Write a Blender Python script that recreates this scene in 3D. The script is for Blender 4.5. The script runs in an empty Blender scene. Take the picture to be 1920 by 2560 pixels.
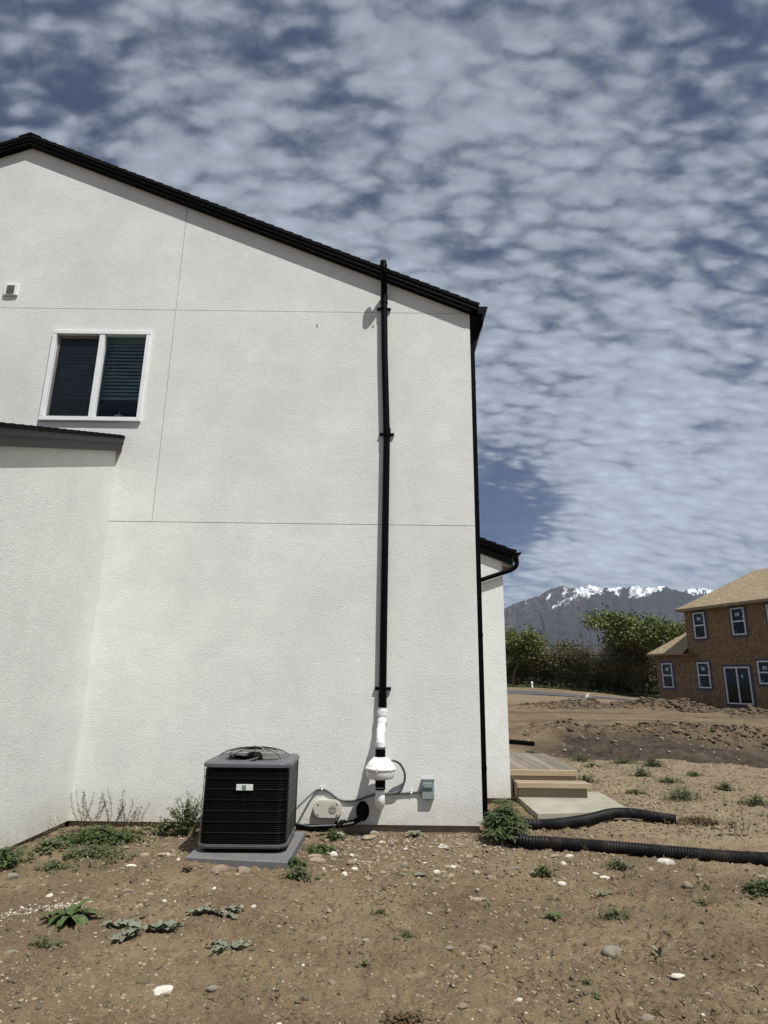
import bpy, math, random
import numpy as np
from mathutils import Vector, Matrix
R = math.radians
PI = math.pi
rnd = random.Random(7)
scene = bpy.context.scene
C = scene.collection

# ------------------------------------------------------------------ camera, sky, sun, exposure
EYE = 1.5
cam_d = bpy.data.cameras.new('camera'); cam = bpy.data.objects.new('camera', cam_d); C.objects.link(cam)
cam_d.sensor_fit = 'AUTO'; cam_d.sensor_width = 36.0; cam_d.lens = 36.0 * 1550 / 2560
cam_d.clip_start = 0.05; cam_d.clip_end = 40000
P_, R_ = R(15.1), R(0.75)
f_ = Vector((0, math.cos(P_), math.sin(P_))); u0 = Vector((0, -math.sin(P_), math.cos(P_))); r0 = Vector((1, 0, 0))
rt = r0 * math.cos(R_) + u0 * math.sin(R_); up = u0 * math.cos(R_) - r0 * math.sin(R_)
M = Matrix((rt, up, -f_)).transposed().to_4x4(); M.translation = Vector((0, 0, EYE))
cam.matrix_world = M
scene.camera = cam

SUN_EL, SUN_AZ = R(62), R(140.5)            # azimuth clockwise from +Y
tosun = Vector((math.cos(SUN_EL) * math.sin(SUN_AZ), math.cos(SUN_EL) * math.cos(SUN_AZ), math.sin(SUN_EL)))
sd = bpy.data.lights.new('sun', 'SUN'); sun = bpy.data.objects.new('sun', sd); C.objects.link(sun)
sd.energy = 4.6; sd.angle = R(0.53); sd.color = (1.0, 0.975, 0.925)
sun.rotation_euler = tosun.to_track_quat('Z', 'Y').to_euler()

vs = scene.view_settings
vs.view_transform = 'Standard'; vs.look = 'None'; vs.gamma = 1; vs.exposure = 0.30

world = bpy.data.worlds.new('World'); scene.world = world; world.use_nodes = True
SKY_STRENGTH = 0.08
def build_world():
    nt = world.node_tree; nt.nodes.clear(); N = nt.nodes.new; L = nt.links.new
    out = N('ShaderNodeOutputWorld'); bg = N('ShaderNodeBackground'); bg.inputs[1].default_value = SKY_STRENGTH
    L(bg.outputs[0], out.inputs[0])
    sky = N('ShaderNodeTexSky'); sky.sky_type = 'NISHITA'; sky.sun_disc = False
    sky.sun_elevation = SUN_EL; sky.sun_rotation = SUN_AZ; sky.altitude = 1400; sky.air_density = 1.0; sky.dust_density = 0.3; sky.ozone_density = 2.5
    tc = N('ShaderNodeTexCoord'); sep = N('ShaderNodeSeparateXYZ'); L(tc.outputs['Generated'], sep.inputs[0])
    def math_(op, a, b=None, c=None, clamp=False):
        n = N('ShaderNodeMath'); n.operation = op; n.use_clamp = clamp
        for i, v in enumerate((a, b, c)):
            if v is None: continue
            if isinstance(v, (int, float)): n.inputs[i].default_value = v
            else: L(v, n.inputs[i])
        return n.outputs[0]
    den = math_('ADD', math_('MAXIMUM', sep.outputs[2], 0.0), 0.42)
    px = math_('DIVIDE', sep.outputs[0], den); py = math_('DIVIDE', sep.outputs[1], den)
    cmb = N('ShaderNodeCombineXYZ'); L(px, cmb.inputs[0]); L(py, cmb.inputs[1])
    def noise(scale, detail, rough, dist=0.0, rot=0.0, sx=1.0, sy=1.0, off=(0, 0, 0)):
        mp = N('ShaderNodeMapping'); mp.inputs['Rotation'].default_value[2] = rot
        mp.inputs['Scale'].default_value = (sx, sy, 1); mp.inputs['Location'].default_value = off
        L(cmb.outputs[0], mp.inputs[0])
        n = N('ShaderNodeTexNoise'); n.inputs['Scale'].default_value = scale; n.inputs['Detail'].default_value = detail
        n.inputs['Roughness'].default_value = rough; n.inputs['Distortion'].default_value = dist
        L(mp.outputs[0], n.inputs[0]); return n.outputs[0]
    def puff_cells(scale, rot, sx, sy, off, jit):      # rounded cloudlets in rows
        mp = N('ShaderNodeMapping'); mp.inputs['Rotation'].default_value[2] = rot; mp.inputs['Scale'].default_value = (sx, sy, 1); mp.inputs['Location'].default_value = off
        L(cmb.outputs[0], mp.inputs[0])
        w = N('ShaderNodeTexNoise'); w.inputs['Scale'].default_value = scale * 0.55; w.inputs['Detail'].default_value = 3; L(mp.outputs[0], w.inputs[0])
        vs_ = N('ShaderNodeVectorMath'); vs_.operation = 'SCALE'; vs_.inputs['Scale'].default_value = jit / scale; L(w.outputs['Color'], vs_.inputs[0])
        va = N('ShaderNodeVectorMath'); va.operation = 'ADD'; L(mp.outputs[0], va.inputs[0]); L(vs_.outputs[0], va.inputs[1])
        v = N('ShaderNodeTexVoronoi'); v.feature = 'SMOOTH_F1'; v.inputs['Scale'].default_value = scale; v.inputs['Smoothness'].default_value = 0.75; v.inputs['Randomness'].default_value = 0.9
        L(va.outputs[0], v.inputs[0]); return math_('SUBTRACT', 1.0, v.outputs['Distance'])
    cells = puff_cells(30.0, R(40), 0.72, 1.6, (3.1, 7.7, 0), 1.6)
    puffs = noise(11.0, 4.0, 0.55, 0.15, R(38), 0.8, 1.7, (5.1, 1.7, 0))
    fine = noise(40.0, 5.0, 0.62, 0.4, R(38), 1.0, 1.3, (1.1, 0.7, 0))
    cover = noise(3.2, 2.0, 0.5, 0.0, R(10), 1.0, 1.0, (8.4, 2.2, 0))
    # clear patches of the real sky: directions that carry less cloud
    def patch(az, el, inner, outer):
        d = Vector((math.cos(R(el)) * math.sin(R(az)), math.cos(R(el)) * math.cos(R(az)), math.sin(R(el))))
        vm = N('ShaderNodeVectorMath'); vm.operation = 'DOT_PRODUCT'; vm.inputs[1].default_value = d
        nm = N('ShaderNodeVectorMath'); nm.operation = 'NORMALIZE'; L(tc.outputs['Generated'], nm.inputs[0]); L(nm.outputs[0], vm.inputs[0])
        mr = N('ShaderNodeMapRange'); mr.interpolation_type = 'SMOOTHSTEP'
        mr.inputs[1].default_value = math.cos(R(outer)); mr.inputs[2].default_value = math.cos(R(inner))
        L(vm.outputs['Value'], mr.inputs[0]); return mr.outputs[0]
    s = math_('ADD', math_('ADD', math_('MULTIPLY', puffs, 0.40), math_('MULTIPLY', cells, 0.52)), math_('MULTIPLY', fine, 0.27))
    s = math_('ADD', s, math_('MULTIPLY', math_('SUBTRACT', cover, 0.5), 0.42))
    for az, el, i, o, k in ((11.5, 16, 0.5, 6, 0.11), (17.5, 14.2, 0.5, 4.5, 0.11), (12, 12.5, 0.5, 6, 0.10), (8, 15, 1, 8, 0.14), (-44, 40, 1, 15, 0.11), (-33, 36, 1, 9, 0.08), (43, 40, 1, 15, 0.075), (34, 46, 1, 9, 0.03), (38, 31, 1, 9, 0.05)):
        s = math_('SUBTRACT', s, math_('MULTIPLY', patch(az, el, i, o), k))
    for az, el, i, o, k in ((12, 32, 2, 20, 0.07), (27, 16, 2, 15, 0.15), (20, 10, 2, 9, 0.12), (-8, 42, 4, 18, 0.05), (-15, 30, 2, 16, 0.05)):
        s = math_('ADD', s, math_('MULTIPLY', patch(az, el, i, o), k))
    veil = N('ShaderNodeMapRange'); veil.inputs[1].default_value = 0.42; veil.inputs[2].default_value = 0.12; veil.inputs[3].default_value = 1.0; veil.inputs[4].default_value = 0.62; L(sep.outputs[2], veil.inputs[0])
    soft = noise(5.0, 4.0, 0.55, 0.4, R(20), 0.6, 1.2, (2.2, 6.1, 0))
    sm = N('ShaderNodeMix'); sm.data_type = 'FLOAT'; L(veil.outputs[0], sm.inputs[0]); L(math_('ADD', soft, 0.06), sm.inputs[2]); L(s, sm.inputs[3]); s_hi = s
    s = sm.outputs[0]
    for az, el, i, o, k in ((13, 16, 0.5, 6, 0.08), (7, 14, 1, 8, 0.10)): s = math_('SUBTRACT', s, math_('MULTIPLY', patch(az, el, i, o), k))
    mr = N('ShaderNodeMapRange'); mr.interpolation_type = 'SMOOTHSTEP'
    mr.inputs[1].default_value = 0.36; mr.inputs[2].default_value = 0.70; mr.inputs[3].default_value = 0.17; mr.inputs[4].default_value = 0.93
    L(s, mr.inputs[0])
    # cloud brightness: thicker and thinner puffs, paler low down
    br = math_('ADD', math_('MULTIPLY', s, 1.45), 0.10)
    low = N('ShaderNodeMapRange'); low.inputs[1].default_value = 0.75; low.inputs[2].default_value = 0.1; low.inputs[3].default_value = 0.78; low.inputs[4].default_value = 1.04
    L(sep.outputs[2], low.inputs[0]); br = math_('MULTIPLY', br, low.outputs[0])
    cc = N('ShaderNodeMix'); cc.data_type = 'RGBA'; cc.blend_type = 'MULTIPLY'; cc.inputs['Factor'].default_value = 1
    k = 1 / SKY_STRENGTH
    cc.inputs['A'].default_value = (0.305 * k, 0.345 * k, 0.415 * k, 1); L(br, cc.inputs['B'])
    # the open sky, darkened and tinted blue by a multiply colour
    sk = N('ShaderNodeMix'); sk.data_type = 'RGBA'; sk.blend_type = 'MULTIPLY'; sk.inputs['Factor'].default_value = 1
    L(sky.outputs[0], sk.inputs['A']); sk.inputs['B'].default_value = (0.29, 0.37, 0.52, 1)
    mx = N('ShaderNodeMix'); mx.data_type = 'RGBA'; L(mr.outputs[0], mx.inputs['Factor']); L(sk.outputs['Result'], mx.inputs['A']); L(cc.outputs['Result'], mx.inputs['B'])
    L(mx.outputs['Result'], bg.inputs[0])
build_world()

# ------------------------------------------------------------------ materials
def lin(c): return tuple((v / 12.92 if v <= 0.04045 else ((v + 0.055) / 1.055) ** 2.4) for v in c)
def mat(name, c1, c2=None, scale=5.0, rough=0.7, metallic=0.0, detail=4.0, lo=0.35, hi=0.65, bump=None, stretch=(1, 1, 1), spec=0.5, dist=0.0, extra=None):
    m = bpy.data.materials.new(name); m.use_nodes = True; nt = m.node_tree; N = nt.nodes.new; L = nt.links.new
    b = nt.nodes['Principled BSDF']; b.inputs['Roughness'].default_value = rough; b.inputs['Metallic'].default_value = metallic
    b.inputs['Specular IOR Level'].default_value = spec
    tc = N('ShaderNodeTexCoord'); mp = N('ShaderNodeMapping'); mp.inputs['Scale'].default_value = stretch; L(tc.outputs['Object'], mp.inputs[0])
    def noise(s, d=4.0, r=0.55, di=0.0):
        n = N('ShaderNodeTexNoise'); n.inputs['Scale'].default_value = s; n.inputs['Detail'].default_value = d; n.inputs['Roughness'].default_value = r; n.inputs['Distortion'].default_value = di
        L(mp.outputs[0], n.inputs[0]); return n.outputs[0]
    def mix(fac, a, b_, lo_=None, hi_=None, blend='MIX'):
        if lo_ is not None:
            r = N('ShaderNodeMapRange'); r.inputs[1].default_value = lo_; r.inputs[2].default_value = hi_; L(fac, r.inputs[0]); fac = r.outputs[0]
        x = N('ShaderNodeMix'); x.data_type = 'RGBA'; x.blend_type = blend
        if isinstance(fac, (int, float)): x.inputs['Factor'].default_value = fac
        else: L(fac, x.inputs['Factor'])
        for k, v in (('A', a), ('B', b_)):
            if isinstance(v, tuple): x.inputs[k].default_value = (*v[:3], 1)
            else: L(v, x.inputs[k])
        return x.outputs['Result']
    if c2 is None: c2 = tuple(v * 0.8 for v in c1)
    col = mix(noise(scale, detail, 0.6, dist), c1, c2, lo, hi)
    if extra: col = extra(locals(), col)
    L(col, b.inputs['Base Color'])
    if bump:
        h = None
        for s, w in bump[0]:
            n = noise(s, 3.0, 0.55, 0.4); ml = N('ShaderNodeMath'); ml.operation = 'MULTIPLY'; ml.inputs[1].default_value = w; L(n, ml.inputs[0])
            if h is None: h = ml.outputs[0]
            else:
                ad = N('ShaderNodeMath'); L(h, ad.inputs[0]); L(ml.outputs[0], ad.inputs[1]); h = ad.outputs[0]
        bp = N('ShaderNodeBump'); bp.inputs['Strength'].default_value = 1.0; bp.inputs['Distance'].default_value = bump[1]
        L(h, bp.inputs['Height']); L(bp.outputs[0], b.inputs['Normal'])
    return m

def stucco_extra(e, col):
    N, L, noise, mix, tc = e['N'], e['L'], e['noise'], e['mix'], e['tc']
    col = mix(noise(0.9, 5, 0.65), col, (0.59, 0.60, 0.575), 0.40, 0.78)          # faint blotches
    col = mix(noise(46.0, 3, 0.6, 0.8), col, (0.50, 0.505, 0.49), 0.52, 0.95)     # fine darker speckle in the finish
    # splashed soil along the foot of the wall
    sp = N('ShaderNodeSeparateXYZ'); L(tc.outputs['Object'], sp.inputs[0])
    r = N('ShaderNodeMapRange'); r.inputs[1].default_value = 0.34; r.inputs[2].default_value = 0.0; r.inputs[3].default_value = 0.0; r.inputs[4].default_value = 0.62; L(sp.outputs[2], r.inputs[0])
    n = noise(6.0, 4, 0.7); m_ = N('ShaderNodeMath'); m_.operation = 'MULTIPLY'; L(r.outputs[0], m_.inputs[0]); L(n, m_.inputs[1])
    return mix(m_.outputs[0], col, (0.36, 0.29, 0.20))
MAT = {}
MAT['stucco'] = mat('stucco', (0.745, 0.755, 0.715), (0.70, 0.71, 0.68), scale=3.0, rough=0.92, spec=0.15, bump=(((48, 0.5), (110, 0.45), (8, 0.35)), 0.007), extra=stucco_extra)
MAT['joint'] = mat('joint backing', (0.42, 0.42, 0.41), rough=0.9)  # darker recessed backing that shows in the control joints
MAT['foundation'] = mat('foundation concrete', (0.20, 0.155, 0.11), (0.27, 0.22, 0.17), scale=6, rough=0.95, bump=(((30, 1),), 0.004))
MAT['black_metal'] = mat('black painted metal', (0.0015, 0.0015, 0.0018), (0.0026, 0.0026, 0.003), scale=14, rough=0.45, spec=0.06)
MAT['black_plastic'] = mat('black pipe plastic', (0.0012, 0.0012, 0.0014), (0.0025, 0.0025, 0.0025), scale=18, rough=0.45, spec=0.07)
MAT['hose'] = mat('corrugated hose plastic', (0.005, 0.005, 0.006), (0.04, 0.033, 0.026), scale=5, rough=0.55, lo=0.48, hi=0.85, spec=0.2)
MAT['fascia_gray'] = mat('charcoal painted board', (0.007, 0.007, 0.007), (0.010, 0.010, 0.0095), scale=9, rough=0.5, stretch=(1, 0.1, 1))
MAT['shingle'] = mat('asphalt shingle', (0.003, 0.003, 0.003), (0.007, 0.007, 0.007), scale=40, rough=0.95, spec=0.1, bump=(((90, 1),), 0.003))
MAT['white_vinyl'] = mat('white window vinyl', (0.80, 0.81, 0.82), (0.74, 0.75, 0.76), scale=6, rough=0.4)
MAT['white_pvc'] = mat('white pvc', (0.80, 0.80, 0.79), (0.74, 0.74, 0.73), scale=9, rough=0.35)
MAT['cream'] = mat('cream vent plastic', (0.55, 0.54, 0.46), (0.50, 0.48, 0.40), scale=10, rough=0.45)
MAT['gray_metal'] = mat('gray painted steel', (0.10, 0.106, 0.116), (0.08, 0.085, 0.093), scale=9, rough=0.45)
MAT['gray_box'] = mat('gray green enamel', (0.24, 0.29, 0.29), (0.20, 0.245, 0.245), scale=14, rough=0.45)
MAT['pad'] = mat('plastic equipment pad', (0.105, 0.112, 0.125), (0.15, 0.14, 0.125), scale=8, rough=0.8, bump=(((60, 1),), 0.002))
MAT['louver'] = mat('black louver steel', (0.002, 0.002, 0.0022), (0.0035, 0.0035, 0.0037), scale=20, rough=0.35, spec=0.12)
MAT['wire_gray'] = mat('dull guard wire', (0.016, 0.016, 0.018), rough=0.5, spec=0.2)
MAT['bare_steel'] = mat('bright steel', (0.55, 0.56, 0.58), rough=0.25, metallic=0.9)
MAT['badge'] = mat('badge plate', (0.66, 0.68, 0.67), (0.60, 0.61, 0.61), scale=40, rough=0.3)
MAT['badge_green'] = mat('badge green', (0.04, 0.11, 0.075), (0.06, 0.15, 0.10), scale=60, rough=0.4)
MAT['cable'] = mat('gray cable jacket', (0.055, 0.06, 0.065), (0.09, 0.095, 0.10), scale=20, rough=0.5)
MAT['screen_gray'] = mat('gray screen frame', (0.16, 0.155, 0.15), rough=0.5)
MAT['plug'] = mat('filler plug', (0.42, 0.41, 0.40), rough=0.8)
MAT['dark_room'] = mat('unlit room dark', (0.06, 0.065, 0.075), rough=0.9)  # unlit interior put into the colour as a near-black
MAT['blind'] = mat('blind slat', (0.56, 0.62, 0.60), (0.50, 0.56, 0.54), scale=4, rough=0.5)
MAT['terracotta'] = mat('pale ceramic', (0.62, 0.66, 0.60), rough=0.6)
MAT['concrete'] = mat('slab concrete', (0.33, 0.31, 0.25), (0.25, 0.23, 0.18), scale=3.5, rough=0.9, bump=(((40, 1),), 0.002), detail=8)
MAT['road'] = mat('road asphalt', (0.075, 0.08, 0.09), (0.06, 0.062, 0.07), scale=2, rough=0.9)
MAT['wood_old'] = mat('weathered decking', (0.20, 0.175, 0.135), (0.105, 0.092, 0.07), scale=7, rough=0.85, stretch=(1, 0.12, 1), lo=0.3, hi=0.7)
MAT['wood_old_b'] = mat('weathered pale decking', (0.27, 0.22, 0.165), (0.15, 0.12, 0.09), scale=6, rough=0.85, stretch=(1, 0.12, 1), lo=0.3, hi=0.7)
MAT['wood_new'] = mat('fresh lumber', (0.41, 0.325, 0.215), (0.31, 0.235, 0.145), scale=7, rough=0.75, stretch=(0.12, 1, 1.5), lo=0.3, hi=0.7)
MAT['wood_mid'] = mat('step riser lumber', (0.33, 0.27, 0.19), (0.21, 0.165, 0.11), scale=7, rough=0.8, stretch=(0.12, 1, 1.5), lo=0.3, hi=0.7)
def osb_extra(e, col):
    N, L, mp, mix = e['N'], e['L'], e['mp'], e['mix']
    v = N('ShaderNodeTexVoronoi'); v.inputs['Scale'].default_value = 11.0; L(mp.outputs[0], v.inputs[0])
    bw = N('ShaderNodeRGBToBW'); L(v.outputs['Color'], bw.inputs[0])
    return mix(0.55, col, bw.outputs[0], blend='SOFT_LIGHT')
MAT['osb_wall'] = mat('oriented strand board', (0.238, 0.155, 0.079), (0.154, 0.095, 0.047), scale=11, rough=0.85, stretch=(1.2, 1, 0.7), lo=0.38, hi=0.62, extra=osb_extra, dist=0.8)
MAT['osb_roof'] = mat('pale strand board', (0.299, 0.236, 0.147), (0.220, 0.167, 0.098), scale=8, rough=0.85, stretch=(0.7, 1.6, 1.6), lo=0.35, hi=0.65, extra=osb_extra, dist=0.6)
MAT['tape'] = mat('window flashing tape', (0.035, 0.040, 0.062), (0.06, 0.062, 0.085), scale=5, rough=0.6)
MAT['far_frame'] = mat('window vinyl', (0.72, 0.73, 0.76), rough=0.5)
MAT['sticker'] = mat('paper sticker', (0.45, 0.50, 0.52), (0.12, 0.16, 0.22), scale=16, rough=0.6, lo=0.45, hi=0.6)
MAT['stone_a'] = mat('tan river stone', (0.33, 0.27, 0.19), (0.22, 0.172, 0.12), scale=18, rough=0.85, bump=(((30, 1),), 0.003))
MAT['stone_b'] = mat('pink river stone', (0.25, 0.185, 0.14), (0.17, 0.122, 0.092), scale=22, rough=0.85, bump=(((30, 1),), 0.003))
MAT['stone_w'] = mat('white limestone', (0.60, 0.57, 0.50), (0.42, 0.38, 0.32), scale=20, rough=0.85, bump=(((30, 1),), 0.003))
MAT['stone_g'] = mat('gray stone', (0.23, 0.20, 0.155), (0.14, 0.118, 0.09), scale=16, rough=0.9, bump=(((30, 1),), 0.004))
MAT['clod'] = mat('dirt clod', (0.148, 0.112, 0.072), (0.094, 0.068, 0.043), scale=9, rough=1.0, bump=(((50, 1),), 0.005))
MAT['clod_red'] = mat('subsoil clod', (0.140, 0.103, 0.066), (0.070, 0.048, 0.031), scale=2.0, rough=1.0, bump=(((14, 1),), 0.02))
def leafm(name, c1, c2, scale=12, rough=0.6):
    return mat(name, c1, c2, scale=scale, rough=rough, lo=0.3, hi=0.7, spec=0.3)
MAT['leaf_dark'] = leafm('dark weed leaf', (0.040, 0.062, 0.017), (0.070, 0.098, 0.030))
MAT['leaf_mid'] = leafm('mid weed leaf', (0.060, 0.080, 0.030), (0.105, 0.115, 0.050))
MAT['leaf_dry'] = leafm('dry weed', (0.17, 0.15, 0.08), (0.10, 0.11, 0.05))
MAT['leaf_bush'] = leafm('feathery leaf', (0.050, 0.074, 0.025), (0.095, 0.119, 0.048))
MAT['leaf_gray'] = leafm('thistle leaf', (0.19, 0.20, 0.145), (0.105, 0.12, 0.08), 25)
MAT['leaf_rust'] = leafm('rusty weed', (0.10, 0.085, 0.04), (0.13, 0.06, 0.035))
MAT['stem'] = leafm('weed stem', (0.16, 0.17, 0.09), (0.11, 0.13, 0.06))
MAT['dead_leaf'] = leafm('dead leaf', (0.16, 0.095, 0.055), (0.07, 0.04, 0.025), 30)
MAT['bark'] = mat('bark', (0.15, 0.125, 0.10), (0.08, 0.066, 0.052), scale=3, rough=0.95)
MAT['crown_green'] = leafm('spring green foliage', (0.145, 0.165, 0.045), (0.085, 0.11, 0.034), 0.5)
MAT['crown_olive'] = leafm('olive foliage', (0.135, 0.125, 0.06), (0.08, 0.08, 0.04), 0.6)
MAT['crown_brown'] = leafm('budding brown twigs', (0.155, 0.118, 0.08), (0.095, 0.082, 0.052), 0.6)
MAT['crown_dark'] = leafm('dark foliage', (0.055, 0.068, 0.028), (0.095, 0.10, 0.044), 0.7)
def glass_mat(name, tint, gloss=0.02):
    m = bpy.data.materials.new(name); m.use_nodes = True; nt = m.node_tree; nt.nodes.clear(); N = nt.nodes.new; L = nt.links.new
    o = N('ShaderNodeOutputMaterial'); t = N('ShaderNodeBsdfTransparent'); t.inputs[0].default_value = (*tint, 1)
    g = N('ShaderNodeBsdfGlossy'); g.inputs['Roughness'].default_value = gloss; g.inputs[0].default_value = (0.9, 0.95, 1, 1)
    fr = N('ShaderNodeFresnel'); fr.inputs[0].default_value = 1.27
    x = N('ShaderNodeMixShader'); L(fr.outputs[0], x.inputs[0]); L(t.outputs[0], x.inputs[1]); L(g.outputs[0], x.inputs[2]); L(x.outputs[0], o.inputs[0])
    return m
MAT['glass'] = glass_mat('window glass', (0.74, 0.83, 0.84))
MAT['insect_screen'] = glass_mat('insect screen over glass', (0.72, 0.74, 0.75), 0.6)
MAT['far_glass'] = glass_mat('coated glass', (0.5, 0.58, 0.66), 0.03)

# ------------------------------------------------------------------ mesh helpers
ORG = {}
class MB:
    def __init__(s): s.v = []; s.f = []; s.sm = []; s.mi = []; s.cm = 0
    def add(s, vs_, fs, smooth=False):
        o = len(s.v); s.v.extend([tuple(p) for p in vs_])
        for f in fs: s.f.append(tuple(i + o for i in f)); s.sm.append(smooth); s.mi.append(s.cm)
        return s
    def box(s, x0, x1, y0, y1, z0, z1, m=None):
        p = [Vector((x, y, z)) for z in (z0, z1) for y in (y0, y1) for x in (x0, x1)]
        if m: p = [m @ q for q in p]
        return s.add(p, [(0, 2, 3, 1), (4, 5, 7, 6), (0, 1, 5, 4), (2, 6, 7, 3), (0, 4, 6, 2), (1, 3, 7, 5)])
    def bbox(s, x0, x1, y0, y1, z0, z1, b=0.004, m=None):      # box with chamfered edges
        xs = (x0, x1); ys = (y0, y1); zs = (z0, z1); V = []; idx = {}
        for i in (0, 1):
            for j in (0, 1):
                for k in (0, 1):
                    sx, sy, sz = (1 if i == 0 else -1), (1 if j == 0 else -1), (1 if k == 0 else -1)
                    for a, d in enumerate(((0, b, b), (b, 0, b), (b, b, 0))):
                        idx[(i, j, k, a)] = len(V); V.append(Vector((xs[i] + sx * d[0], ys[j] + sy * d[1], zs[k] + sz * d[2])))
        F = []
        for i in (0, 1): F.append([idx[(i, 0, 0, 0)], idx[(i, 1, 0, 0)], idx[(i, 1, 1, 0)], idx[(i, 0, 1, 0)]][::(-1 if i == 0 else 1)])
        for j in (0, 1): F.append([idx[(0, j, 0, 1)], idx[(1, j, 0, 1)], idx[(1, j, 1, 1)], idx[(0, j, 1, 1)]][::(1 if j == 0 else -1)])
        for k in (0, 1): F.append([idx[(0, 0, k, 2)], idx[(1, 0, k, 2)], idx[(1, 1, k, 2)], idx[(0, 1, k, 2)]][::(-1 if k == 0 else 1)])
        for i in (0, 1):
            for j in (0, 1): F.append([idx[(i, j, 0, 0)], idx[(i, j, 1, 0)], idx[(i, j, 1, 1)], idx[(i, j, 0, 1)]])
            for k in (0, 1): F.append([idx[(i, 0, k, 0)], idx[(i, 1, k, 0)], idx[(i, 1, k, 2)], idx[(i, 0, k, 2)]])
        for j in (0, 1):
            for k in (0, 1): F.append([idx[(0, j, k, 1)], idx[(1, j, k, 1)], idx[(1, j, k, 2)], idx[(0, j, k, 2)]])
        for i in (0, 1):
            for j in (0, 1):
                for k in (0, 1): F.append([idx[(i, j, k, a)] for a in range(3)])
        if m: V = [m @ q for q in V]
        return s.add(V, F)
    def tube(s, pts, r, n=12, caps=True, smooth=True):
        pts = [Vector(p) for p in pts]; rs = r if hasattr(r, '__len__') else [r] * len(pts)
        V = []; F = []; prev = None
        for i, p in enumerate(pts):
            t = (pts[min(i + 1, len(pts) - 1)] - pts[max(i - 1, 0)])
            if t.length < 1e-9: t = Vector((0, 0, 1))
            t.normalize()
            if prev is None: a = t.orthogonal().normalized()
            else: a = (prev - t * prev.dot(t)); a = a.normalized() if a.length > 1e-6 else t.orthogonal().normalized()
            prev = a; b = t.cross(a)
            for k in range(n):
                w = 2 * PI * k / n; V.append(p + (a * math.cos(w) + b * math.sin(w)) * rs[i])
        for i in range(len(pts) - 1):
            for k in range(n):
                k2 = (k + 1) % n; F.append((i * n + k, i * n + k2, (i + 1) * n + k2, (i + 1) * n + k))
        s.add(V, F, smooth)
        if caps:
            s.add(V[:n], [tuple(range(n))[::-1]]); s.add(V[-n:], [tuple(range(n))])
        return s
    def lathe(s, prof, c=(0, 0, 0), n=32, smooth=True, m=None):      # prof: (r, z)
        V = []; F = []
        for r, z in prof:
            for k in range(n):
                w = 2 * PI * k / n; q = Vector((r * math.cos(w), r * math.sin(w), z))
                if m: q = m @ q
                V.append(q + Vector(c))
        for i in range(len(prof) - 1):
            for k in range(n):
                k2 = (k + 1) % n; F.append((i * n + k, i * n + k2, (i + 1) * n + k2, (i + 1) * n + k))
        return s.add(V, F, smooth)
    def prism(s, poly, a, b, axis='Y', m=None, smooth=False):   # poly: 2D outline; axis Y: (x,z); X: (y,z); Z: (x,y)
        def P(p, t): return {'Y': (p[0], t, p[1]), 'X': (t, p[0], p[1]), 'Z': (p[0], p[1], t)}[axis]
        n = len(poly); V = [Vector(P(p, a)) for p in poly] + [Vector(P(p, b)) for p in poly]
        if m: V = [m @ q for q in V]
        s.add(V, [(i, (i + 1) % n, n + (i + 1) % n, n + i) for i in range(n)], smooth)
        s.add(V[:n], [tuple(range(n))]); s.add(V[n:], [tuple(range(n))[::-1]])
        return s
    def build(s, name, m, parent=None, origin=None):
        me = bpy.data.meshes.new(name); o = bpy.data.objects.new(name, me); C.objects.link(o)
        if parent is not None:
            o.parent = parent; org = ORG.get(parent, Vector()); ORG[o] = org
        else:
            org = Vector(origin) if origin is not None else Vector(); o.location = org; ORG[o] = org
        V = np.array(s.v, dtype=np.float64) - np.array(org)
        me.from_pydata(V.tolist(), [], s.f)
        for mm in (m if isinstance(m, (list, tuple)) else [m]): me.materials.append(MAT[mm] if isinstance(mm, str) else mm)
        me.polygons.foreach_set('use_smooth', s.sm); me.polygons.foreach_set('material_index', s.mi)
        me.validate(); me.update()
        return o
def tag(o, label=None, cat=None, group=None, kind=None):
    if label: o['label'] = label
    if cat: o['category'] = cat
    if group: o['group'] = group
    if kind: o['kind'] = kind
    return o
def thing(name, label, cat, loc=(0, 0, 0), group=None, rotz=0.0, local=False):
    o = bpy.data.objects.new(name, None); C.objects.link(o); o.location = loc; o.rotation_euler = (0, 0, rotz); o.empty_display_size = 0.1
    ORG[o] = Vector() if local else Vector(loc)
    return tag(o, label, cat, group)
def copy_tree(o, parent=None):
    c = o.copy(); C.objects.link(c); c.parent = parent
    for ch in list(o.children): copy_tree(ch, c)
    return c
def rrect(x0, x1, y0, y1, r, n=6):
    P = []
    for cx, cy, a in ((x1 - r, y1 - r, 0), (x0 + r, y1 - r, 90), (x0 + r, y0 + r, 180), (x1 - r, y0 + r, 270)):
        for k in range(n + 1): w = R(a + 90 * k / n); P.append((cx + r * math.cos(w), cy + r * math.sin(w)))
    return P
def spline(pts, n=8):
    pts = [Vector(p) for p in pts]; out = []
    for i in range(len(pts) - 1):
        p0 = pts[max(i - 1, 0)]; p1 = pts[i]; p2 = pts[i + 1]; p3 = pts[min(i + 2, len(pts) - 1)]
        for k in range(n):
            t = k / n; out.append(0.5 * ((2 * p1) + (p2 - p0) * t + (2 * p0 - 5 * p1 + 4 * p2 - p3) * t * t + (3 * p1 - p0 - 3 * p2 + p3) * t ** 3))
    out.append(pts[-1]); return out

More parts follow.
